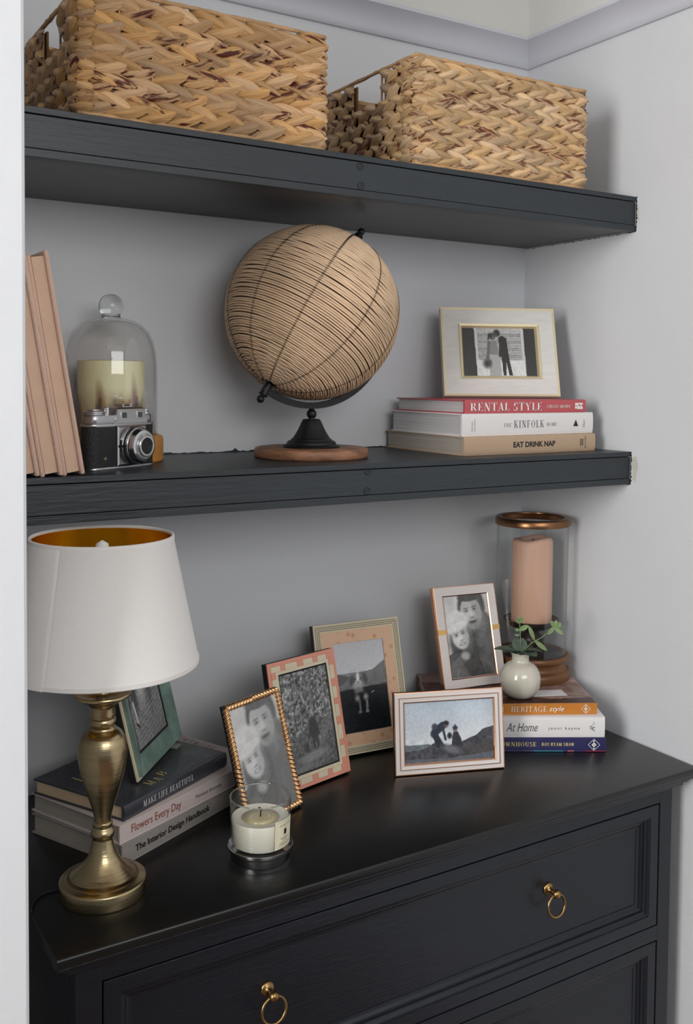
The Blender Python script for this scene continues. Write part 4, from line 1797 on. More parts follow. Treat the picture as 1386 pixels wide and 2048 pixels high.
def face(P, cx, cy, r, skin, rot=0, hat=None, beard=None, smile=True):
    """greyscale portrait head: cx, cy centre, r half width"""
    asp = P.asp
    c, q = math.cos(math.radians(rot)), math.sin(math.radians(rot))

    def pt(u, v):
        return cx + (u * c - v * q) * r, cy + (u * q + v * c) * r / asp
    P.ell(cx, cy, r, r * 1.34 / asp, skin, rot, .02)
    # shaded far side, cheeks
    x, y = pt(.55, .1)
    P.ell(x, y, r * .42, r * 1.0 / asp, skin * .82, rot, .12)
    x, y = pt(-.3, .25)
    P.ell(x, y, r * .34, r * .34 / asp, min(1, skin * 1.12), rot, .12)
    if beard is not None:
        x, y = pt(.05, .98)
        P.ell(x, y, r * .62, r * .36 / asp, beard, rot, .10)
        x, y = pt(.05, .72)
        P.ell(x, y, r * .40, r * .12 / asp, beard, rot, .06)
    for sx in (-.40, .38):
        x, y = pt(sx, -.22)
        P.ell(x, y, r * .22, r * .10 / asp, skin * .72, rot, .05)
        P.ell(x, y, r * .085, r * .05 / asp, .16, rot, .02)
        x, y = pt(sx, -.42)
        P.ell(x, y, r * .25, r * .05 / asp, skin * .50, rot, .04)
    x, y = pt(.02, .14)
    P.ell(x, y, r * .10, r * .34 / asp, min(1, skin * 1.14), rot, .04)
    x, y = pt(.04, .42)
    P.ell(x, y, r * .18, r * .07 / asp, skin * .6, rot, .04)
    x, y = pt(.0, .78)
    P.ell(x, y, r * .36, r * .13 / asp, skin * .45, rot, .03)
    if smile:
        P.ell(x, y, r * .27, r * .06 / asp, .95, rot, .02)
    else:
        P.ell(x, y, r * .30, r * .03 / asp, .18, rot, .02)


def couple(w_, h_, seed):
    P = Pic(w_, h_)
    P.a[:] = .80
    P.noise(5, .05, seed)
    # man at upper right, hood and coat
    P.ell(.90, .60, .42, .34, .36, 0, .04)
    P.ell(.62, .16, .305, .26, .22, 5, .03)
    P.poly([(.78, .30), (1, .34), (1, 1), (.55, 1), (.52, .5)], .36)
    for k in range(9):
        P.ell(.86 + .05 * math.sin(k * 2), .33 - .01 * k, .05, .03, .34, 0, .03)
    face(P, .60, .22, .235, .74, -8, beard=.52, smile=False)
    P.ell(.60, .015, .27, .065, .28, -4, .03)
    # woman at left, knitted hat, long hair
    P.ell(.36, .62, .30, .26, .26, -14, .05)
    P.ell(.24, .33, .26, .15, .88, -18, .03)
    for k in range(12):
        P.line(.03 + k * .042, .30 + .01 * (k % 2), .06 + k * .036, .42, .004, .72, .6)
    face(P, .30, .50, .185, .80, -14)
    P.ell(.265, .375, .225, .045, .90, -18, .02)
    # coats
    P.poly([(0, .72), (.18, .66), (.42, .76), (.62, .66), (.78, 1), (0, 1)], .30)
    P.ell(.36, .74, .10, .05, .70, 10, .04)
    P.poly([(.0, .84), (.22, .74), (.42, 1), (.0, 1)], .38)
    P.noise(60, .035, seed + 1)
    P.noise(14, .03, seed + 2)
    return P


# 1. gold rope frame
F = Frame('picture_frame', (.3787, .0711), ZD, 21.3, .1213, .181, 17.1, 'gold twisted rope frame holding a close-up couple photo behind the glass candle', .008, easel=11)
P = couple(84, 132, 5)
P.a = np.clip(P.a * .78 + .16, 0, 1)
F.photo(P, .0075, .0008)
rs = random.Random(1)


def rope_side(F, p0, p1, flip):
    """one border side: a fat three-strand twist that mirrors at its middle"""
    m = MB()
    a, b = Vector(p0), Vector(p1)
    L_ = (b - a).length
    t = (b - a) / L_
    n2 = Vector((0, -1, 0))
    s2 = t.cross(n2)
    nseg = int(L_ / .0009)
    nr = 18
    v, f = [], []
    for i in range(nseg + 1):
        u = i / nseg * L_
        uu = (u if u < L_ / 2 else L_ - u) * flip
        for k in range(nr):
            an = 2 * PI * k / nr
            tw = an * 2 + uu / .0066 * 2 * PI
            r = .0043 + .0011 * (abs(math.cos(tw / 2)) * 2 - 1)
            v.append(a + t * u + n2 * (r * math.cos(an)) + s2 * (r * 1.08 * math.sin(an)))
    for i in range(nseg):
        for k in range(nr):
            l = (k + 1) % nr
            f.append((i * nr + k, i * nr + l, (i + 1) * nr + l, (i + 1) * nr + k))
    f += [tuple(range(nr)), tuple(nseg * nr + k for k in range(nr))]
    m.add(v, f)
    return m.done('rope_border', M['rope_gold'], F.o, True, F.T)


i_ = .0042
c4 = [(F.x0 + i_, .001, i_), (F.x1 - i_, .001, i_), (F.x1 - i_, .001, F.h - i_), (F.x0 + i_, .001, F.h - i_)]
for k in range(4):
    rope_side(F, c4[k], c4[(k + 1) % 4], 1 if k < 2 else -1)

# 2. coral and bone inlay frame
F = Frame('picture_frame', (.4945, .1492), ZD, 12.7, .1465, .2034, 12.7, 'coral pink and cream inlay frame holding a woodland walk photo', .0135, easel=14)
F.ring('outer_band', 0, .0062, .0015, -.0006, -.0006, 'coral')
F.ring('inner_band', .0155, .0205, .0015, -.0006, -.0004, 'bone', .0018)
F.ring('groove_band', .0060, .0157, .0015, -.0001, -.0001, 'coral')
seq = [('coral', .75), ('bone', 1.5), ('coral', .8), ('bone', 1.9), ('coral', 1.0), ('bone', 1.6), ('coral', .8), ('bone', 1.5), ('coral', 1.0), ('bone', 1.8), ('coral', .8), ('bone', 1.3)]


def inlay(F, axis, fix, a, b, n_, phase):
    tot = sum(seq[(i + phase) % 12][1] for i in range(n_))
    u = a
    for i in range(n_):
        mk, l_ = seq[(i + phase) % 12]
        l_ = l_ / tot * (b - a)
        m = MB()
        g = .0002
        if axis == 'x':
            m.box(u + g, u + l_ - g, -.0012, .0008, fix, fix + .0088)
        else:
            m.box(fix, fix + .0088, -.0012, .0008, u + g, u + l_ - g)
        m.done('inlay_block', M[mk], F.o, False, F.T)
        u += l_


inlay(F, 'x', .0064, F.x0 + .0064, F.x1 - .0064, 8, 1)
inlay(F, 'x', F.h - .0152, F.x0 + .0064, F.x1 - .0064, 8, 1)
inlay(F, 'z', F.x0 + .0064, .0158, F.h - .0158, 11, 0)
inlay(F, 'z', F.x1 - .0152, .0158, F.h - .0158, 11, 0)
P = Pic(100, 150)
P.a[:] = .50
P.noise(26, .34, 1)
P.noise(60, .26, 2)
rs = random.Random(3)
for i in range(26):
    x = rs.random()
    P.line(x, rs.uniform(0, .1), x + rs.uniform(-.06, .06), rs.uniform(.5, .75), rs.uniform(.006, .02), rs.choice([.25, .3, .75, .8]), .55)
for i in range(22):
    x, y = rs.random(), rs.uniform(0, .3)
    P.line(x, y, x + rs.uniform(-.3, .3), y + rs.uniform(-.1, .1), .005, .2, .6)
P.poly([(0, .74), (.45, .56), (.62, .56), (1, .50), (1, 1), (0, 1)], .40, .75)
P.poly([(.62, .72), (1, .44), (1, .56), (.7, .8)], .62, .5)
P.noise(40, .12, 8)
P.ell(.50, .86, .3, .045, .62, -6, .1)
P.ell(.3, .95, .2, .03, .55, -6, .1)
P.ell(.56, .545, .075, .055, .10, 0, .03)      # walking person seen from behind
P.ell(.57, .62, .085, .08, .14, 0, .02)
P.line(.55, .68, .54, .78, .045, .14)
P.line(.60, .68, .62, .78, .04, .16)
P.line(.50, .60, .46, .68, .03, .14)
P.line(.64, .60, .67, .67, .03, .14)
P.ell(.39, .76, .035, .035, .12, 0, .02)       # dog beside
P.line(.37, .78, .37, .81, .015, .12)
P.line(.41, .78, .41, .81, .015, .12)
P.noise(70, .06, 11)
P.a = np.clip(P.a * .8, 0, 1)
F.photo(P, .0205, .0011)
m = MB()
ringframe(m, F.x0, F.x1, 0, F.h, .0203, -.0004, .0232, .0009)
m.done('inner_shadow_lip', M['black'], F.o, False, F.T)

# 3. cane check frame with peach mount
F = Frame('picture_frame', (.6375, .2172), ZD, -4.3, .1715, .2258, 14.6, 'cane check frame with peach burl border holding a dog photo, tallest at the back', .0145, easel=13)
F.ring('outer_edge', 0, .0022, .0015, -.0010, -.0012, 'cream_edge')
F.ring('cane_border', .0022, .0125, .0015, -.0002, -.0002, 'cream_edge')
m = MB()
pt_ = .0032
for r3 in range(3):
    ins = .0039 + r3 * .0032
    for hor in (0, 1):
        n3 = int(((F.x1 - F.x0 if hor else F.h) - 2 * ins) / pt_)
        for k in range(n3):
            u = ins + pt_ * (k + .5 + .5 * (r3 % 2)) - .0004
            for fix in (ins, (F.h if hor else F.w) - ins):
                cx, cz_ = (F.x0 + u, fix) if hor else (F.x0 + fix, u)
                m.add([(cx - .0013, -.0004, cz_ - .0011), (cx + .0013, -.0004, cz_ - .0011), (cx, -.0004, cz_ + .0013)], [(0, 1, 2)])
tag(m.done('cane_holes', M['ink_black'], F.o, False, F.T), None, None, None, 'stuff')
F.ring('inner_edge', .0125, .0142, .0015, -.0012, -.0010, 'cream_edge')
F.ring('burl_border', .0142, .0352, .0015, -.0006, -.0006, 'peach_burl', .0022)
P = Pic(84, 140)
P.grad(0, .34, .74, .82)
P.a[:, :, 2] *= 1.03
P.poly([(0, .33), (.25, .38), (.45, .355), (.75, .33), (1, .24), (1, .56), (0, .56)], .42)
P.noise(8, .05, 4, mask=(P.Y > .3) * 1.0)
P.poly([(0, .33), (.28, .39), (.12, .46), (0, .48)], .28)
P.poly([(0, .53), (1, .50), (1, 1), (0, 1)], (.10, .115, .14))
P.noise(50, .05, 6, mask=(P.Y > .5) * 1.0)
P.ell(.44, .42, .13, .075, .46, 0, .02)     # dog: head, chest and white forelegs
P.ell(.31, .43, .045, .055, .22, 15, .015)
P.ell(.57, .42, .045, .055, .22, -15, .015)
P.ell(.43, .40, .030, .060, .92, 4, .012)
P.ell(.43, .465, .060, .030, .85, 0, .012)
P.ell(.43, .458, .018, .011, .10, 0, .006)
P.ell(.38, .415, .014, .010, .08, 0, .006)
P.ell(.49, .415, .014, .010, .08, 0, .006)
P.ell(.42, .50, .10, .05, .66, 0, .04)
P.ell(.43, .56, .085, .045, .50, 0, .03)
P.ell(.46, .64, .14, .07, .07, 0, .03)
P.ell(.385, .63, .045, .035, .62, 0, .03)
P.ell(.55, .625, .045, .035, .66, 0, .03)
P.line(.42, .66, .42, .78, .038, .45)
P.line(.565, .67, .555, .78, .042, .55)
P.ell(.41, .785, .035, .014, .55, 0, .02)
P.ell(.555, .785, .038, .014, .62, 0, .02)
P.line(.68, .585, .72, .575, .016, .75)
P.noise(60, .03, 9)
F.photo(P, .0352, .0014)

# 4. white enamel landscape frame with rose-gold beads
F = Frame('picture_frame', (.7103, .0792), ZD, -19.3, .1916, .134, 7.8, 'white enamel landscape frame with rose gold beads holding a hilltop photo', .0095, easel=15)
F.ring('outer_bead', 0, .0014, .0015, -.0012, -.0014, 'rose_gold')
F.ring('enamel_band', .0014, .0082, .0015, -.0008, -.0012, 'enamel')
F.ring('middle_bead', .0082, .0094, .0015, -.0030, -.0030, 'rose_gold')
F.ring('inner_enamel_band', .0094, .0155, .0015, -.0026, -.0018, 'enamel')
F.ring('inner_bead', .0155, .0172, .0015, -.0030, -.0016, 'rose_gold', .002)
P = Pic(170, 112)
P.grad(0, .62, 0, 0)
t_ = P.Y[..., None]
P.a = np.where(t_ < .8, (np.array((.70, .75, .80)) * (1 - t_ / .7) + np.array((.84, .86, .88)) * (t_ / .7)), .3)
P.noise(5, .05, 3, .4)
P.ell(.60, .60, .4, .10, (.82, .84, .86), -6, .2)
P.poly([(0, .70), (.28, .70), (.30, .74), (.12, 1), (0, 1)], (.42, .45, .47))
P.poly([(0, .80), (.2, .78), (.36, .66), (.48, .74), (.62, .70), (.72, .64), (.80, .60), (.88, .50), (1, .46), (1, 1), (0, 1)], (.27, .27, .29))
P.noise(30, .07, 5, mask=(P.Y > .62) * 1.0)
P.poly([(.62, .80), (1, .70), (1, .9), (.6, .92)], (.30, .27, .26), .6)
P.poly([(0, .93), (.5, .95), (1, .88), (1, 1), (0, 1)], (.40, .42, .45), .7)
P.line(.345, .50, .425, .41, .085, (.16, .19, .25))    # bending adult, seated child, small dog
P.ell(.335, .53, .045, .075, (.16, .19, .25), 10, .01)
P.line(.33, .55, .375, .74, .045, (.15, .17, .22))
P.line(.355, .56, .42, .74, .040, (.14, .16, .21))
P.line(.425, .42, .455, .64, .026, (.17, .20, .26))
P.ell(.468, .40, .024, .040, (.40, .35, .34), 0, .01)
P.ell(.468, .365, .030, .034, (.13, .14, .17), 15, .01)
P.ell(.335, .415, .030, .050, (.24, .26, .30), 30, .01)
P.poly([(.545, .52), (.595, .52), (.625, .62), (.655, .76), (.52, .76), (.53, .62)], (.18, .19, .22))
P.ell(.565, .49, .024, .038, (.45, .40, .38), 0, .01)
P.ell(.566, .455, .028, .030, (.16, .18, .22), 0, .01)
P.ell(.566, .415, .010, .014, (.20, .22, .26), 0, .006)
P.ell(.502, .58, .026, .05, (.14, .15, .17), 0, .01)
P.ell(.52, .80, .10, .06, (.42, .42, .44), 20, .05)
P.noise(70, .035, 8)
F.photo(P, .0172, .0014)

# 5. white and gold portrait frame on the right stack
F = Frame('picture_frame', (.8665, .207), zR, -7.5, .1335, .1875, 15.6, 'upright white frame with gold cross bars holding a smiling couple photo, on the right stack', .0125, easel=6, side='rose_gold')
F.ring('outer_bead', 0, .0012, .0015, -.0010, -.0012, 'rose_gold')
F.ring('enamel_band', .0012, .0170, .0015, -.0012, -.0012, 'enamel')
F.ring('inner_bead', .0170, .0186, .0015, -.0024, -.0010, 'rose_gold', .002)
for sx in (F.x0 - .0002, F.x1 - .0170):
    MB().box(sx, sx + .0172, -.0018, .001, F.h * .535, F.h * .535 + .0088).done('cross_bar', M['cross_gold'], F.o, False, F.T)
P = couple(96, 148, 21)
F.photo(P, .0186, .0014)

# 6. teal frame on the left stack
F = Frame('picture_frame', (.2395, .1890), zL, 49.0, .178, .215, 13.6, 'teal marbled frame with cream edge behind the lamp, holding a boardwalk photo', .012, easel=12)
F.ring('cream_edge', 0, .0045, .0015, -.0012, -.0012, 'cream_edge')
F.ring('teal_border', .0045, .0300, .0015, -.0075, .0005, 'teal', .002)
F.ring('black_lip', .0300, .0335, .0025, .0004, .0018, 'black')
P = Pic(96, 120)
P.a[:] = .55
P.noise(10, .12, 1)
P.poly([(0, .62), (1, .50), (1, 1), (0, 1)], .60)
for k in range(10):
    P.line(0, .66 + k * .045, 1, .54 + k * .045, .006, .34)
for k in range(12):
    P.line(.02 + k * .09, 0, .02 + k * .085, .6, .02 + .01 * (k % 3), .35 + .1 * (k % 2), .6)
P.ell(.15, .35, .10, .30, .35, -4, .04)
P.ell(.42, .36, .13, .27, .80, 3, .06)
P.ell(.66, .40, .06, .22, .30, 0, .05)
P.line(.10, .55, .14, .76, .05, .85)
P.line(.10, .76, .16, .80, .03, .12)
P.noise(40, .08, 6)
F.photo(P, .0335, .0014)

# 7. whitewashed wedding frame on the shelf stack
F = Frame('picture_frame', (.9150, .2006), zW, -25.3, .2210, .175, 17.5, 'whitewashed wooden landscape frame with gold trim holding a wedding silhouette photo', .0135, easel=12, side='whitewood')
F.ring('outer_gold_bead', 0, .0040, .0015, -.0018, -.0014, 'gold_paint')
F.ring('wood_border', .0040, .0335, .0015, -.0010, -.0030, 'whitewood')
F.ring('inner_gold_bead', .0335, .0375, .0015, -.0050, -.0040, 'gold_paint')
F.ring('inner_lip', .0375, .0400, .0015, -.0040, .0010, 'gold_paint', .0024)
P = Pic(170, 116)
P.a[:] = .70
P.poly([(0, 0), (.165, 0), (.185, 1), (0, 1)], .16)
P.poly([(.835, 0), (1, 0), (1, 1), (.845, 1)], .15)
P.poly([(.165, .0), (.20, .0), (.21, .92), (.18, .92)], .80)
P.poly([(.805, .0), (.84, .0), (.85, .92), (.815, .92)], .78)
for k in range(16):
    y = .10 + k * .037
    P.poly([(.21, y + .018), (.80, y + .018), (.80, y + .032), (.21, y + .032)], .46)
P.poly([(.19, .67), (.83, .67), (.85, 1), (.18, 1)], .86)
P.noise(40, .05, 3, mask=((P.X > .2) & (P.X < .8)) * 1.0)
P.poly([(.345, .30), (.42, .25), (.47, .30), (.485, .60), (.50, 1), (.36, 1), (.345, .6)], .50)    # bride
P.poly([(.36, .55), (.50, .55), (.515, 1), (.35, 1)], .66)
P.ell(.405, .165, .042, .065, .14, 0, .015)
P.ell(.425, .18, .025, .045, .35, 0, .012)
P.line(.365, .12, .355, .24, .02, .14)
P.line(.36, .30, .335, .62, .035, .38)
P.ell(.325, .74, .052, .085, .17, 0, .03)
P.ell(.36, .70, .02, .03, .3, 0, .01)
P.poly([(.49, .20), (.545, .155), (.605, .21), (.615, .45), (.63, .66), (.665, .99), (.615, .99), (.585, .72), (.575, .99), (.535, .99), (.525, .66), (.505, .40)], .10)   # groom
P.ell(.475, .10, .042, .070, .12, -8, .015)
P.ell(.458, .13, .020, .035, .28, 0, .01)
P.line(.52, .30, .50, .58, .03, .12)
P.noise(80, .03, 6)
F.photo(P, .0400, .0016)

# ================================================================== TABLE LAMP
lp = empty('table_lamp', (.0919, -.0002, ZD), 0, 'brushed antique brass table lamp with ivory tapered drum shade', 'lamp')
z0 = ZD
pr = [(.0535, 0), (.0544, .0012), (.0546, .0035), (.0546, .0188), (.0541, .0202), (.0528, .0210), (.0488, .0221), (.0470, .0225), (.0450, .0236), (.0410, .0262),
      (.0350, .0308), (.0290, .0358), (.0235, .0415), (.0190, .0485), (.0160, .0560), (.0139, .0640), (.0125, .0705), (.0122, .0722), (.0132, .0732), (.0145, .0760),
      (.0151, .0790), (.0148, .0815), (.0130, .0850), (.0117, .0865), (.0116, .0878), (.0123, .0888), (.0124, .0925), (.0118, .0940), (.0103, .0945),
      (.0106, .0990), (.0122, .1060), (.0145, .1145), (.0185, .1270), (.0225, .1390), (.0262, .1520), (.0290, .1650), (.0307, .1770), (.0310, .1860), (.0302, .1940),
      (.0280, .2015), (.0245, .2075), (.0205, .2110), (.0180, .2122), (.0165, .2130), (.0163, .2150), (.0156, .2160), (.0146, .2172), (.0152, .2185), (.0166, .2205), (.0168, .2235), (.0162, .2262), (.0150, .2275),
      (.0158, .2290), (.0162, .2330), (.0158, .2390), (.0170, .2430), (.0210, .2480), (.0265, .2510), (.0325, .2535), (.0352, .2555), (.0357, .2580), (.0345, .2598), (.0290, .2590), (.0100, .2570), (.0085, .2580), (.0085, .2620), (.0060, .2625), (.006, .2700)]
m = MB()
m.lathe(pr[:10], 72)
autosmooth(m.done('base_disc', M['lamp_brass'], lp), 50)
m = MB()
m.lathe(pr[8:], 72)
autosmooth(m.done('turned_stem', M['lamp_brass'], lp), 60)
RB, RT, ZB, ZT = .1200, .0880, 1.1885 - z0, 1.3515 - z0
m = MB()
th_ = .0016
m.ring_lathe([(RB, ZB), (RB + .0009, ZB + .001), (RB + .0009, ZB + .006), (RB - .0006, ZB + .0075), (RT + .0012, ZT - .007), (RT + .0018, ZT - .005), (RT + .0014, ZT - .0005), (RT - .0008, ZT + .0002),
              (RT - .0018, ZT - .001), (RT - .0016, ZT - .004), (RB - .0024, ZB + .004), (RB - .0020, ZB)], 96)
sh = autosmooth(m.done('shade', M['shade'], lp), 40)
m = MB()
m.ring_lathe([(RB - .0028, ZB + .003), (RT - .0020, ZT - .0035), (RT - .0024, ZT - .0035), (RB - .0032, ZB + .003)], 96)
autosmooth(m.done('gold_lining', M['gold_foil'], lp), 60)
# overlapping seam of the shade fabric
a0 = math.radians(-140)
m = MB()
v = []
for k in range(41):
    for (R_, z) in ((RB + .0011, ZB), (RB + .0011, ZB + .0075), (RT + .0020, ZT - .004)):
        ex = -.0010 if k in (0,) else 0.0
        a = a0 - k * .028
        v.append(((R_ + ex) * math.cos(a), (R_ + ex) * math.sin(a), z))
f = []
for k in range(40):
    for q in range(2):
        a = k * 3 + q
        f.append((a, a + 1, a + 4, a + 3))
m.add(v, f)
m.done('shade_seam', M['shade'], lp, True)
m = MB()
for k in range(3):
    a = 2 * PI * k / 3 + .5
    m.tube([(.016 * math.cos(a), .016 * math.sin(a), ZB + .022), (.06 * math.cos(a), .06 * math.sin(a), ZB + .020), ((RB - .004) * math.cos(a), (RB - .004) * math.sin(a), ZB + .004)], .0012, 6)
m.ring_lathe([(.0150, ZB + .020), (.020, ZB + .020), (.020, ZB + .023), (.0150, ZB + .023)], 24)
m.done('shade_ring', M['white_plastic'], lp, True)
m = MB()
m.lathe([(.006, .262), (.0135, .268), (.0145, .275), (.0145, .315), (.012, .322)], 24)
m.lathe([(.010, .322), (.014, .334), (.024, .362), (.0290, .390), (.0270, .410), (.015, .432), (.0085, .440), (.0080, .448), (.001, .4525)], 28)
m.done('bulb_and_holder', M['white_plastic'], lp, True)
# lamp flex
m = MB()
pts = [(-.040, .028), (-.052, .034), (-.068, .032), (-.081, .020), (-.088, .006), (-.0905, -.004)]
fine = []
for i in range(len(pts) - 1):
    for k in range(6):
        u = k / 6
        p0, p1, p2, p3 = (Vector(pts[max(0, i - 1)]), Vector(pts[i]), Vector(pts[i + 1]), Vector(pts[min(len(pts) - 1, i + 2)]))
        q = .5 * ((2 * p1) + (p2 - p0) * u + (2 * p0 - 5 * p1 + 4 * p2 - p3) * u * u + (3 * p1 - p0 - 3 * p2 + p3) * u ** 3)
        fine.append((q.x, q.y, .0022))
m.tube(fine, .0014, 8)
m.done('flex', M['black'], lp, True)

# ================================================================== JAR CANDLE
CXY = (.3080, -.0150)
li = empty('candle_lid', (CXY[0], CXY[1], ZD), 0, 'upturned polished chrome lid serving as a dish beneath the glass candle', 'lid')
m = MB()
m.ring_lathe([(.0001, .0), (.0395, .0), (.0405, .0012), (.0410, .0105), (.0420, .0125), (.0440, .0135), (.0446, .0150), (.0448, .0185), (.0441, .0187), (.0437, .0152), (.0422, .0136), (.0412, .0100), (.0001, .0100)], 72)
autosmooth(m.done('lid_dish', M['chrome'], li), 40)
jc = empty('jar_candle', (CXY[0], CXY[1], ZD + .0102), 0, 'white wax candle in a clear glass tumbler with cream label, on a chrome lid', 'candle')
m = MB()
Hg = .0740
m.ring_lathe([(.0001, 0), (.0370, 0), (.0392, .0012), (.0400, .004), (.0422, Hg - .001), (.0419, Hg), (.0411, Hg), (.0408, Hg - .001), (.0388, .0125), (.0375, .0105), (.0001, .0100)], 72)
autosmooth(m.done('glass_tumbler', M['glass'], jc), 50)
m = MB()
m.tube([(.0416 * math.cos(2 * PI * k / 64), .0416 * math.sin(2 * PI * k / 64), Hg) for k in range(64)], .0009, 8, True)
m.done('tumbler_rim', M['solid_glass'], jc, True)
m = MB()
m.lathe([(.001, .0104), (.0370, .0106), (.0385, .0126), (.0399, .0455), (.0392, .0462), (.036, .0448), (.020, .0440), (.0001, .0440)], 64)
autosmooth(m.done('wax', M['wax_white'], jc), 50)
m = MB()
m.lathe([(.026, .0445), (.012, .0446), (.0001, .0446)], 48)
m.done('melt_pool', mat('melted_wax', srgb(206, 192, 150), .15, coat=.5), jc, True).location = (0, 0, .00025)
m = MB()
m.tube([(0, 0, .044), (.0002, 0, .050), (.0012, 0, .0545), (-.0008, 0, .0575), (-.003, 0, .0580)], .0009, 6)
m.done('wick', M['wick'], jc)
# label wrapped on the right of the tumbler
RL = lambda z: .0400 + (z - .004) / (Hg - .005) * .0022 + .0004
a0, a1 = math.radians(-88), math.radians(-38)


def wrap(u, z, e=0.0):
    a = a0 + (a1 - a0) * u
    r = RL(z) + e
    return (r * math.cos(a), r * math.sin(a), z)


zl0, zl1 = .0135, .0520
m = MB()
v = [wrap(i / 14, z) for i in range(15) for z in (zl0, zl1)]
m.add(v, [(2 * i, 2 * i + 2, 2 * i + 3, 2 * i + 1) for i in range(14)])
m.done('paper_label', M['label_cream'], jc, True)
m = MB()


def wquad(u0, u1, b0, b1):
    k = 8
    v = [wrap(u0 + (u1 - u0) * i / k, z, .0002) for i in range(k + 1) for z in (b0, b1)]
    m.add(v, [(2 * i, 2 * i + 2, 2 * i + 3, 2 * i + 1) for i in range(k)])


wquad(.07, .93, zl0 + .0022, zl0 + .0024)
wquad(.07, .93, zl1 - .0024, zl1 - .0022)
wquad(.07, .075, zl0 + .0022, zl1 - .0022)
wquad(.925, .93, zl0 + .0022, zl1 - .0022)
wquad(.43, .58, .0315, .0390)
m.done('label_border', M['ink_black'], jc)


def wraptext(s, uc, z, uw, h_, mk):
    v, f = sans(s, 1, 1)
    me = bpy.data.meshes.new('label_lettering')
    me.from_pydata([wrap(uc - uw / 2 + x * uw, z + y * h_, .0003) for x, y in v], [], f)
    me.update()
    link('label_lettering', me, M[mk], jc)


wraptext('JO MALONE', .5, .0435, .62, .0024, 'ink_grey')
wraptext('LONDON', .5, .0412, .20, .0010, 'ink_grey')
wraptext('BLACKBERRY', .5, .0262, .46, .0017, 'ink_grey')
wraptext('& BAY', .5, .0235, .22, .0017, 'ink_grey')
wraptext('SCENTED CANDLE', .5, .0200, .62, .0014, 'ink_grey')
wraptext('BOUGIE PARFUMEE', .5, .0176, .66, .0014, 'ink_grey')

# ================================================================== HURRICANE LANTERN
HX, HY = 1.0140, .2215
hl = empty('hurricane_lantern', (HX, HY, zR), 0, 'tall glass hurricane lantern with bronze rim on a turned bronze base in the corner', 'lantern')
zz = .975
m = MB()
m.lathe([(.0750, 0), (.0757, .003), (.0755, .0120), (.0748, .0175), (.0725, .0205), (.0705, .0215), (.0705, .0235), (.0690, .0245), (.0672, .0285), (.0668, .0365), (.0680, .0400), (.0710, .0418), (.0725, .0450), (.0722, .0510), (.0705, .0540), (.0660, .0545), (.0655, .0500), (.0001, .0498)], 72)
m.v = [(x, y, z * .87) for x, y, z in m.v]
autosmooth(m.done('turned_base', M['bronze_wood'], hl), 35)
m = MB()
m.lathe([(.064, .0500), (.060, .0512), (.0200, .0512), (.0130, .0530), (.0100, .0580), (.0105, .0620), (.0160, .0660), (.0215, .0720), (.0235, .0780), (.0215, .0850), (.0160, .0905), (.0150, .0935), (.0200, .0965), (.0260, .1000), (.0275, .1035), (.0420, .1050), (.0500, .1110),
         (.0535, .1190), (.0525, .1195), (.0480, .1140), (.0410, .1080), (.0001, .1075)], 56)
m.v = [(x, y, z - .0068) for x, y, z in m.v]
autosmooth(m.done('candle_cup', M['dark_plate'], hl), 35)
m = MB()
m.ring_lathe([(.0672, .0520), (.0690, .3130), (.0675, .3130), (.0657, .0520)], 72)
m.v = [(x, y, z - .0062) for x, y, z in m.v]
autosmooth(m.done('glass_cylinder', M['glass'], hl), 50)
m = MB()
m.ring_lathe([(.0725, .3020), (.0728, .3030), (.0722, .3140), (.0700, .3165), (.0640, .3170), (.0600, .3160), (.0598, .3145), (.0650, .3120), (.0662, .3040), (.0668, .3018)], 72)
m.v = [(x, y, z - .0050) for x, y, z in m.v]
autosmooth(m.done('bronze_rim', M['bronze'], hl), 40)
pc2 = empty('pillar_candle', (HX, HY, zR + .1010), 0, 'blush pink pillar candle inside the glass hurricane lantern', 'candle')
m = MB()
n_ = 64
prf = [(.0385, 0), (.0392, .002), (.0394, .080), (.0394, .1560), (.0386, .1640), (.0360, .1680), (.0310, .1690), (.0255, .1650), (.0200, .1610), (.0001, .1600)]
m.lathe(prf, n_)
for i in range(len(m.v)):
    x, y, z = m.v[i]
    if z > .15:
        a = math.atan2(y, x)
        m.v[i] = (x, y, z + .0032 * math.sin(a + 2.2) + .0014 * math.sin(3 * a))
autosmooth(m.done('wax', M['wax_blush'], pc2), 60)
m = MB()
m.tube([(0, 0, .159), (.0006, 0, .164), (.0016, .0004, .1675)], .0010, 6)
m.done('wick', M['wick'], pc2)

# ================================================================== BUD VASE WITH SPRIG
VX, VY = .9060, .1300
va = empty('bud_vase', (VX, VY, zR), 0, 'small round cream glazed bud vase in front of the hurricane lantern', 'vase')
m = MB()
pr = [(.0150, 0), (.0175, .0006), (.0250, .0040), (.0310, .0100), (.0352, .0180), (.0370, .0270), (.0366, .0360), (.0340, .0445), (.0295, .0515), (.0235, .0565), (.0185, .0590), (.0158, .0608), (.0153, .0640), (.0154, .0700), (.0166, .0735), (.0170, .0750), (.0160, .0755), (.0138, .0740), (.0130, .0600), (.0200, .0540), (.0001, .0500)]
m.lathe([(r, z * 1.09) for r, z in pr], 72)
m.done('vase_body', M['vase'], va, True)
sp = empty('leafy_sprig', (VX, VY, zR + .0565), 0, 'artificial eucalyptus sprig with dark round leaves and pale green tips in the bud vase', 'plant')


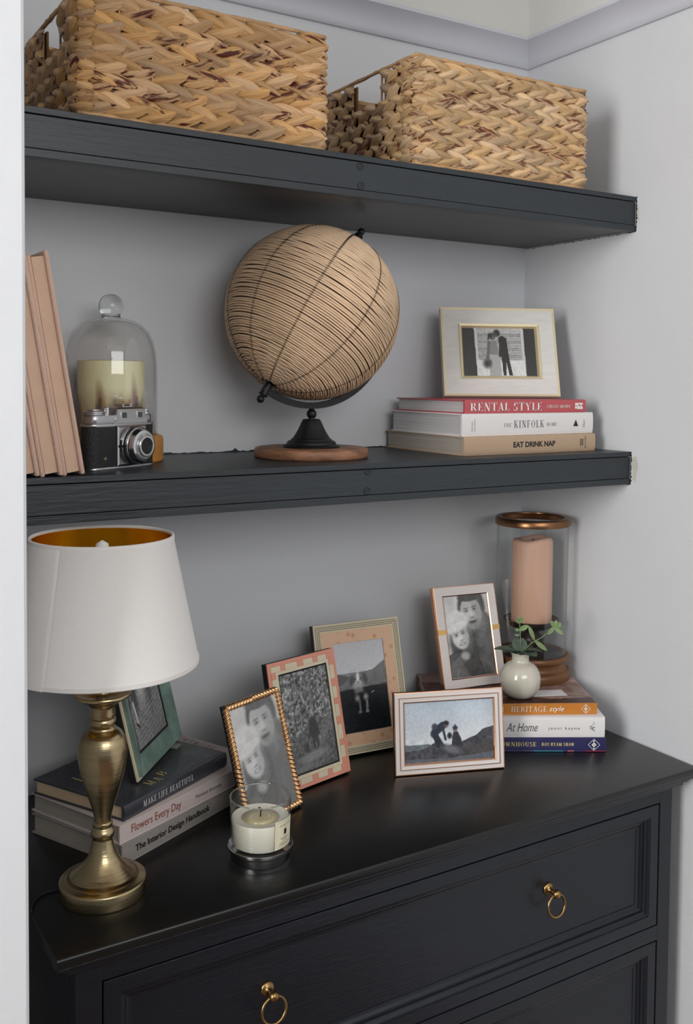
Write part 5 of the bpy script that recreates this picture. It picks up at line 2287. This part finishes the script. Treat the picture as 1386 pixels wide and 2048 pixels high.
def leaf_obj(base, direction, up, L_, Wd, mk, cup=.12, name='leaf', bend=.1):
    X = Vector(direction).normalized()
    Yv = Vector(up).cross(X).normalized()
    Z = X.cross(Yv)
    v, f = [], []
    nx, ny = 10, 4
    for i in range(nx + 1):
        t = i / nx
        wd = Wd / 2 * max(.04, math.sin(PI * min(1, t * .96 + .02)) ** .65)
        for j in range(ny + 1):
            s = -1 + 2 * j / ny
            p = Vector(base) + X * (L_ * t) + Yv * (s * wd) + Z * (cup * wd * s * s * 1.0 + bend * L_ * (t - t * t) * 1.2 - bend * L_ * t * t * .5)
            v.append(p)
    for i in range(nx):
        for j in range(ny):
            a = i * (ny + 1) + j
            f.append((a, a + ny + 1, a + ny + 2, a + 1))
    n_ = len(v)
    v += [p - Z * .0005 for p in v]
    f += [tuple(k + n_ for k in q[::-1]) for q in f]
    return pyd(name, v, f, M[mk], sp, True)


# camera-right and camera-away axes at the vase for laying out the leaves in the round
cr, cf = Vector((.852, -.523, 0)), Vector((.523, .852, 0))
zt = .0270
base = Vector((0, 0, zt))
for (dr, df, dz, L_, Wd, bd_) in ((-1.0, .15, .10, .046, .030, .10), (-.9, -.45, .16, .036, .027, .12), (.6, -.85, .02, .036, .030, .10), (1.0, .1, .02, .040, .028, .12), (-.2, -1, .05, .024, .024, .1), (.4, .9, .1, .036, .024, .10), (-.35, .95, .15, .036, .024, .10), (.95, -.35, .22, .028, .020, .1)):
    d_ = cr * dr + cf * df + Vector((0, 0, dz))
    leaf_obj(base + cr * dr * .002, d_, (0, 0, 1), L_, Wd, 'leaf_dark', .15, bend=bd_)
for (dr, df, dz, L_, Wd) in ((-.45, .5, .9, .026, .018), (.3, .6, .9, .026, .020)):
    leaf_obj(base, cr * dr + cf * df + Vector((0, 0, dz)), -cf, L_, Wd, 'leaf_dark', .1)


def stem(pts, nm='stem'):
    mm = MB()
    mm.tube(pts, .0008, 6)
    mm.done(nm, M['stem'], sp, True)


a_ = base + Vector((0, 0, .0))
s1 = [a_, a_ + cr * -.001 + Vector((0, 0, .025)), a_ + cr * -.0025 + Vector((0, 0, .052))]
stem(s1)
tip = s1[-1]
for (dr, df, dz, L_, off, Wd) in ((-.5, -.2, .55, .010, 0, .007), (.35, -.3, .75, .012, 0, .008), (-.05, 0, 1, .014, .0, .008), (.9, -.2, .5, .017, -.012, .0095), (-1, -.2, .25, .009, -.013, .006), (-.6, .2, -.05, .009, -.022, .004), (.7, .4, .5, .011, -.014, .007)):
    leaf_obj(tip + Vector((0, 0, off)), cr * dr + cf * df + Vector((0, 0, dz)), -cf, L_, Wd, 'leaf_light', .2)
s2 = [a_ + cr * .004, a_ + cr * .018 + Vector((0, 0, .016)) - cf * .004, a_ + cr * .036 + Vector((0, 0, .028)) - cf * .008, a_ + cr * .058 + Vector((0, 0, .048)) - cf * .01]
stem(s2)
mid = s2[1] + cr * .006 + Vector((0, 0, .006))
leaf_obj(mid, cr * -.42 + Vector((0, 0, 1)), -cf, .028, .0075, 'leaf_light', .2)
leaf_obj(mid, cr * .75 + Vector((0, 0, -.62)), -cf, .030, .0085, 'leaf_light', .2)
tip = s2[-1]
for (dr, df, dz, L_, Wd) in ((.9, 0, .5, .014, .009), (.3, -.2, 1, .013, .008), (.95, -.3, -.75, .020, .008), (-.3, 0, .6, .012, .007), (1, .2, .1, .015, .009), (-.6, -.2, -.6, .018, .008)):
    leaf_obj(tip, cr * dr + cf * df + Vector((0, 0, dz)), -cf, L_, Wd, 'leaf_light', .2)

print('objects', len(bpy.data.objects))
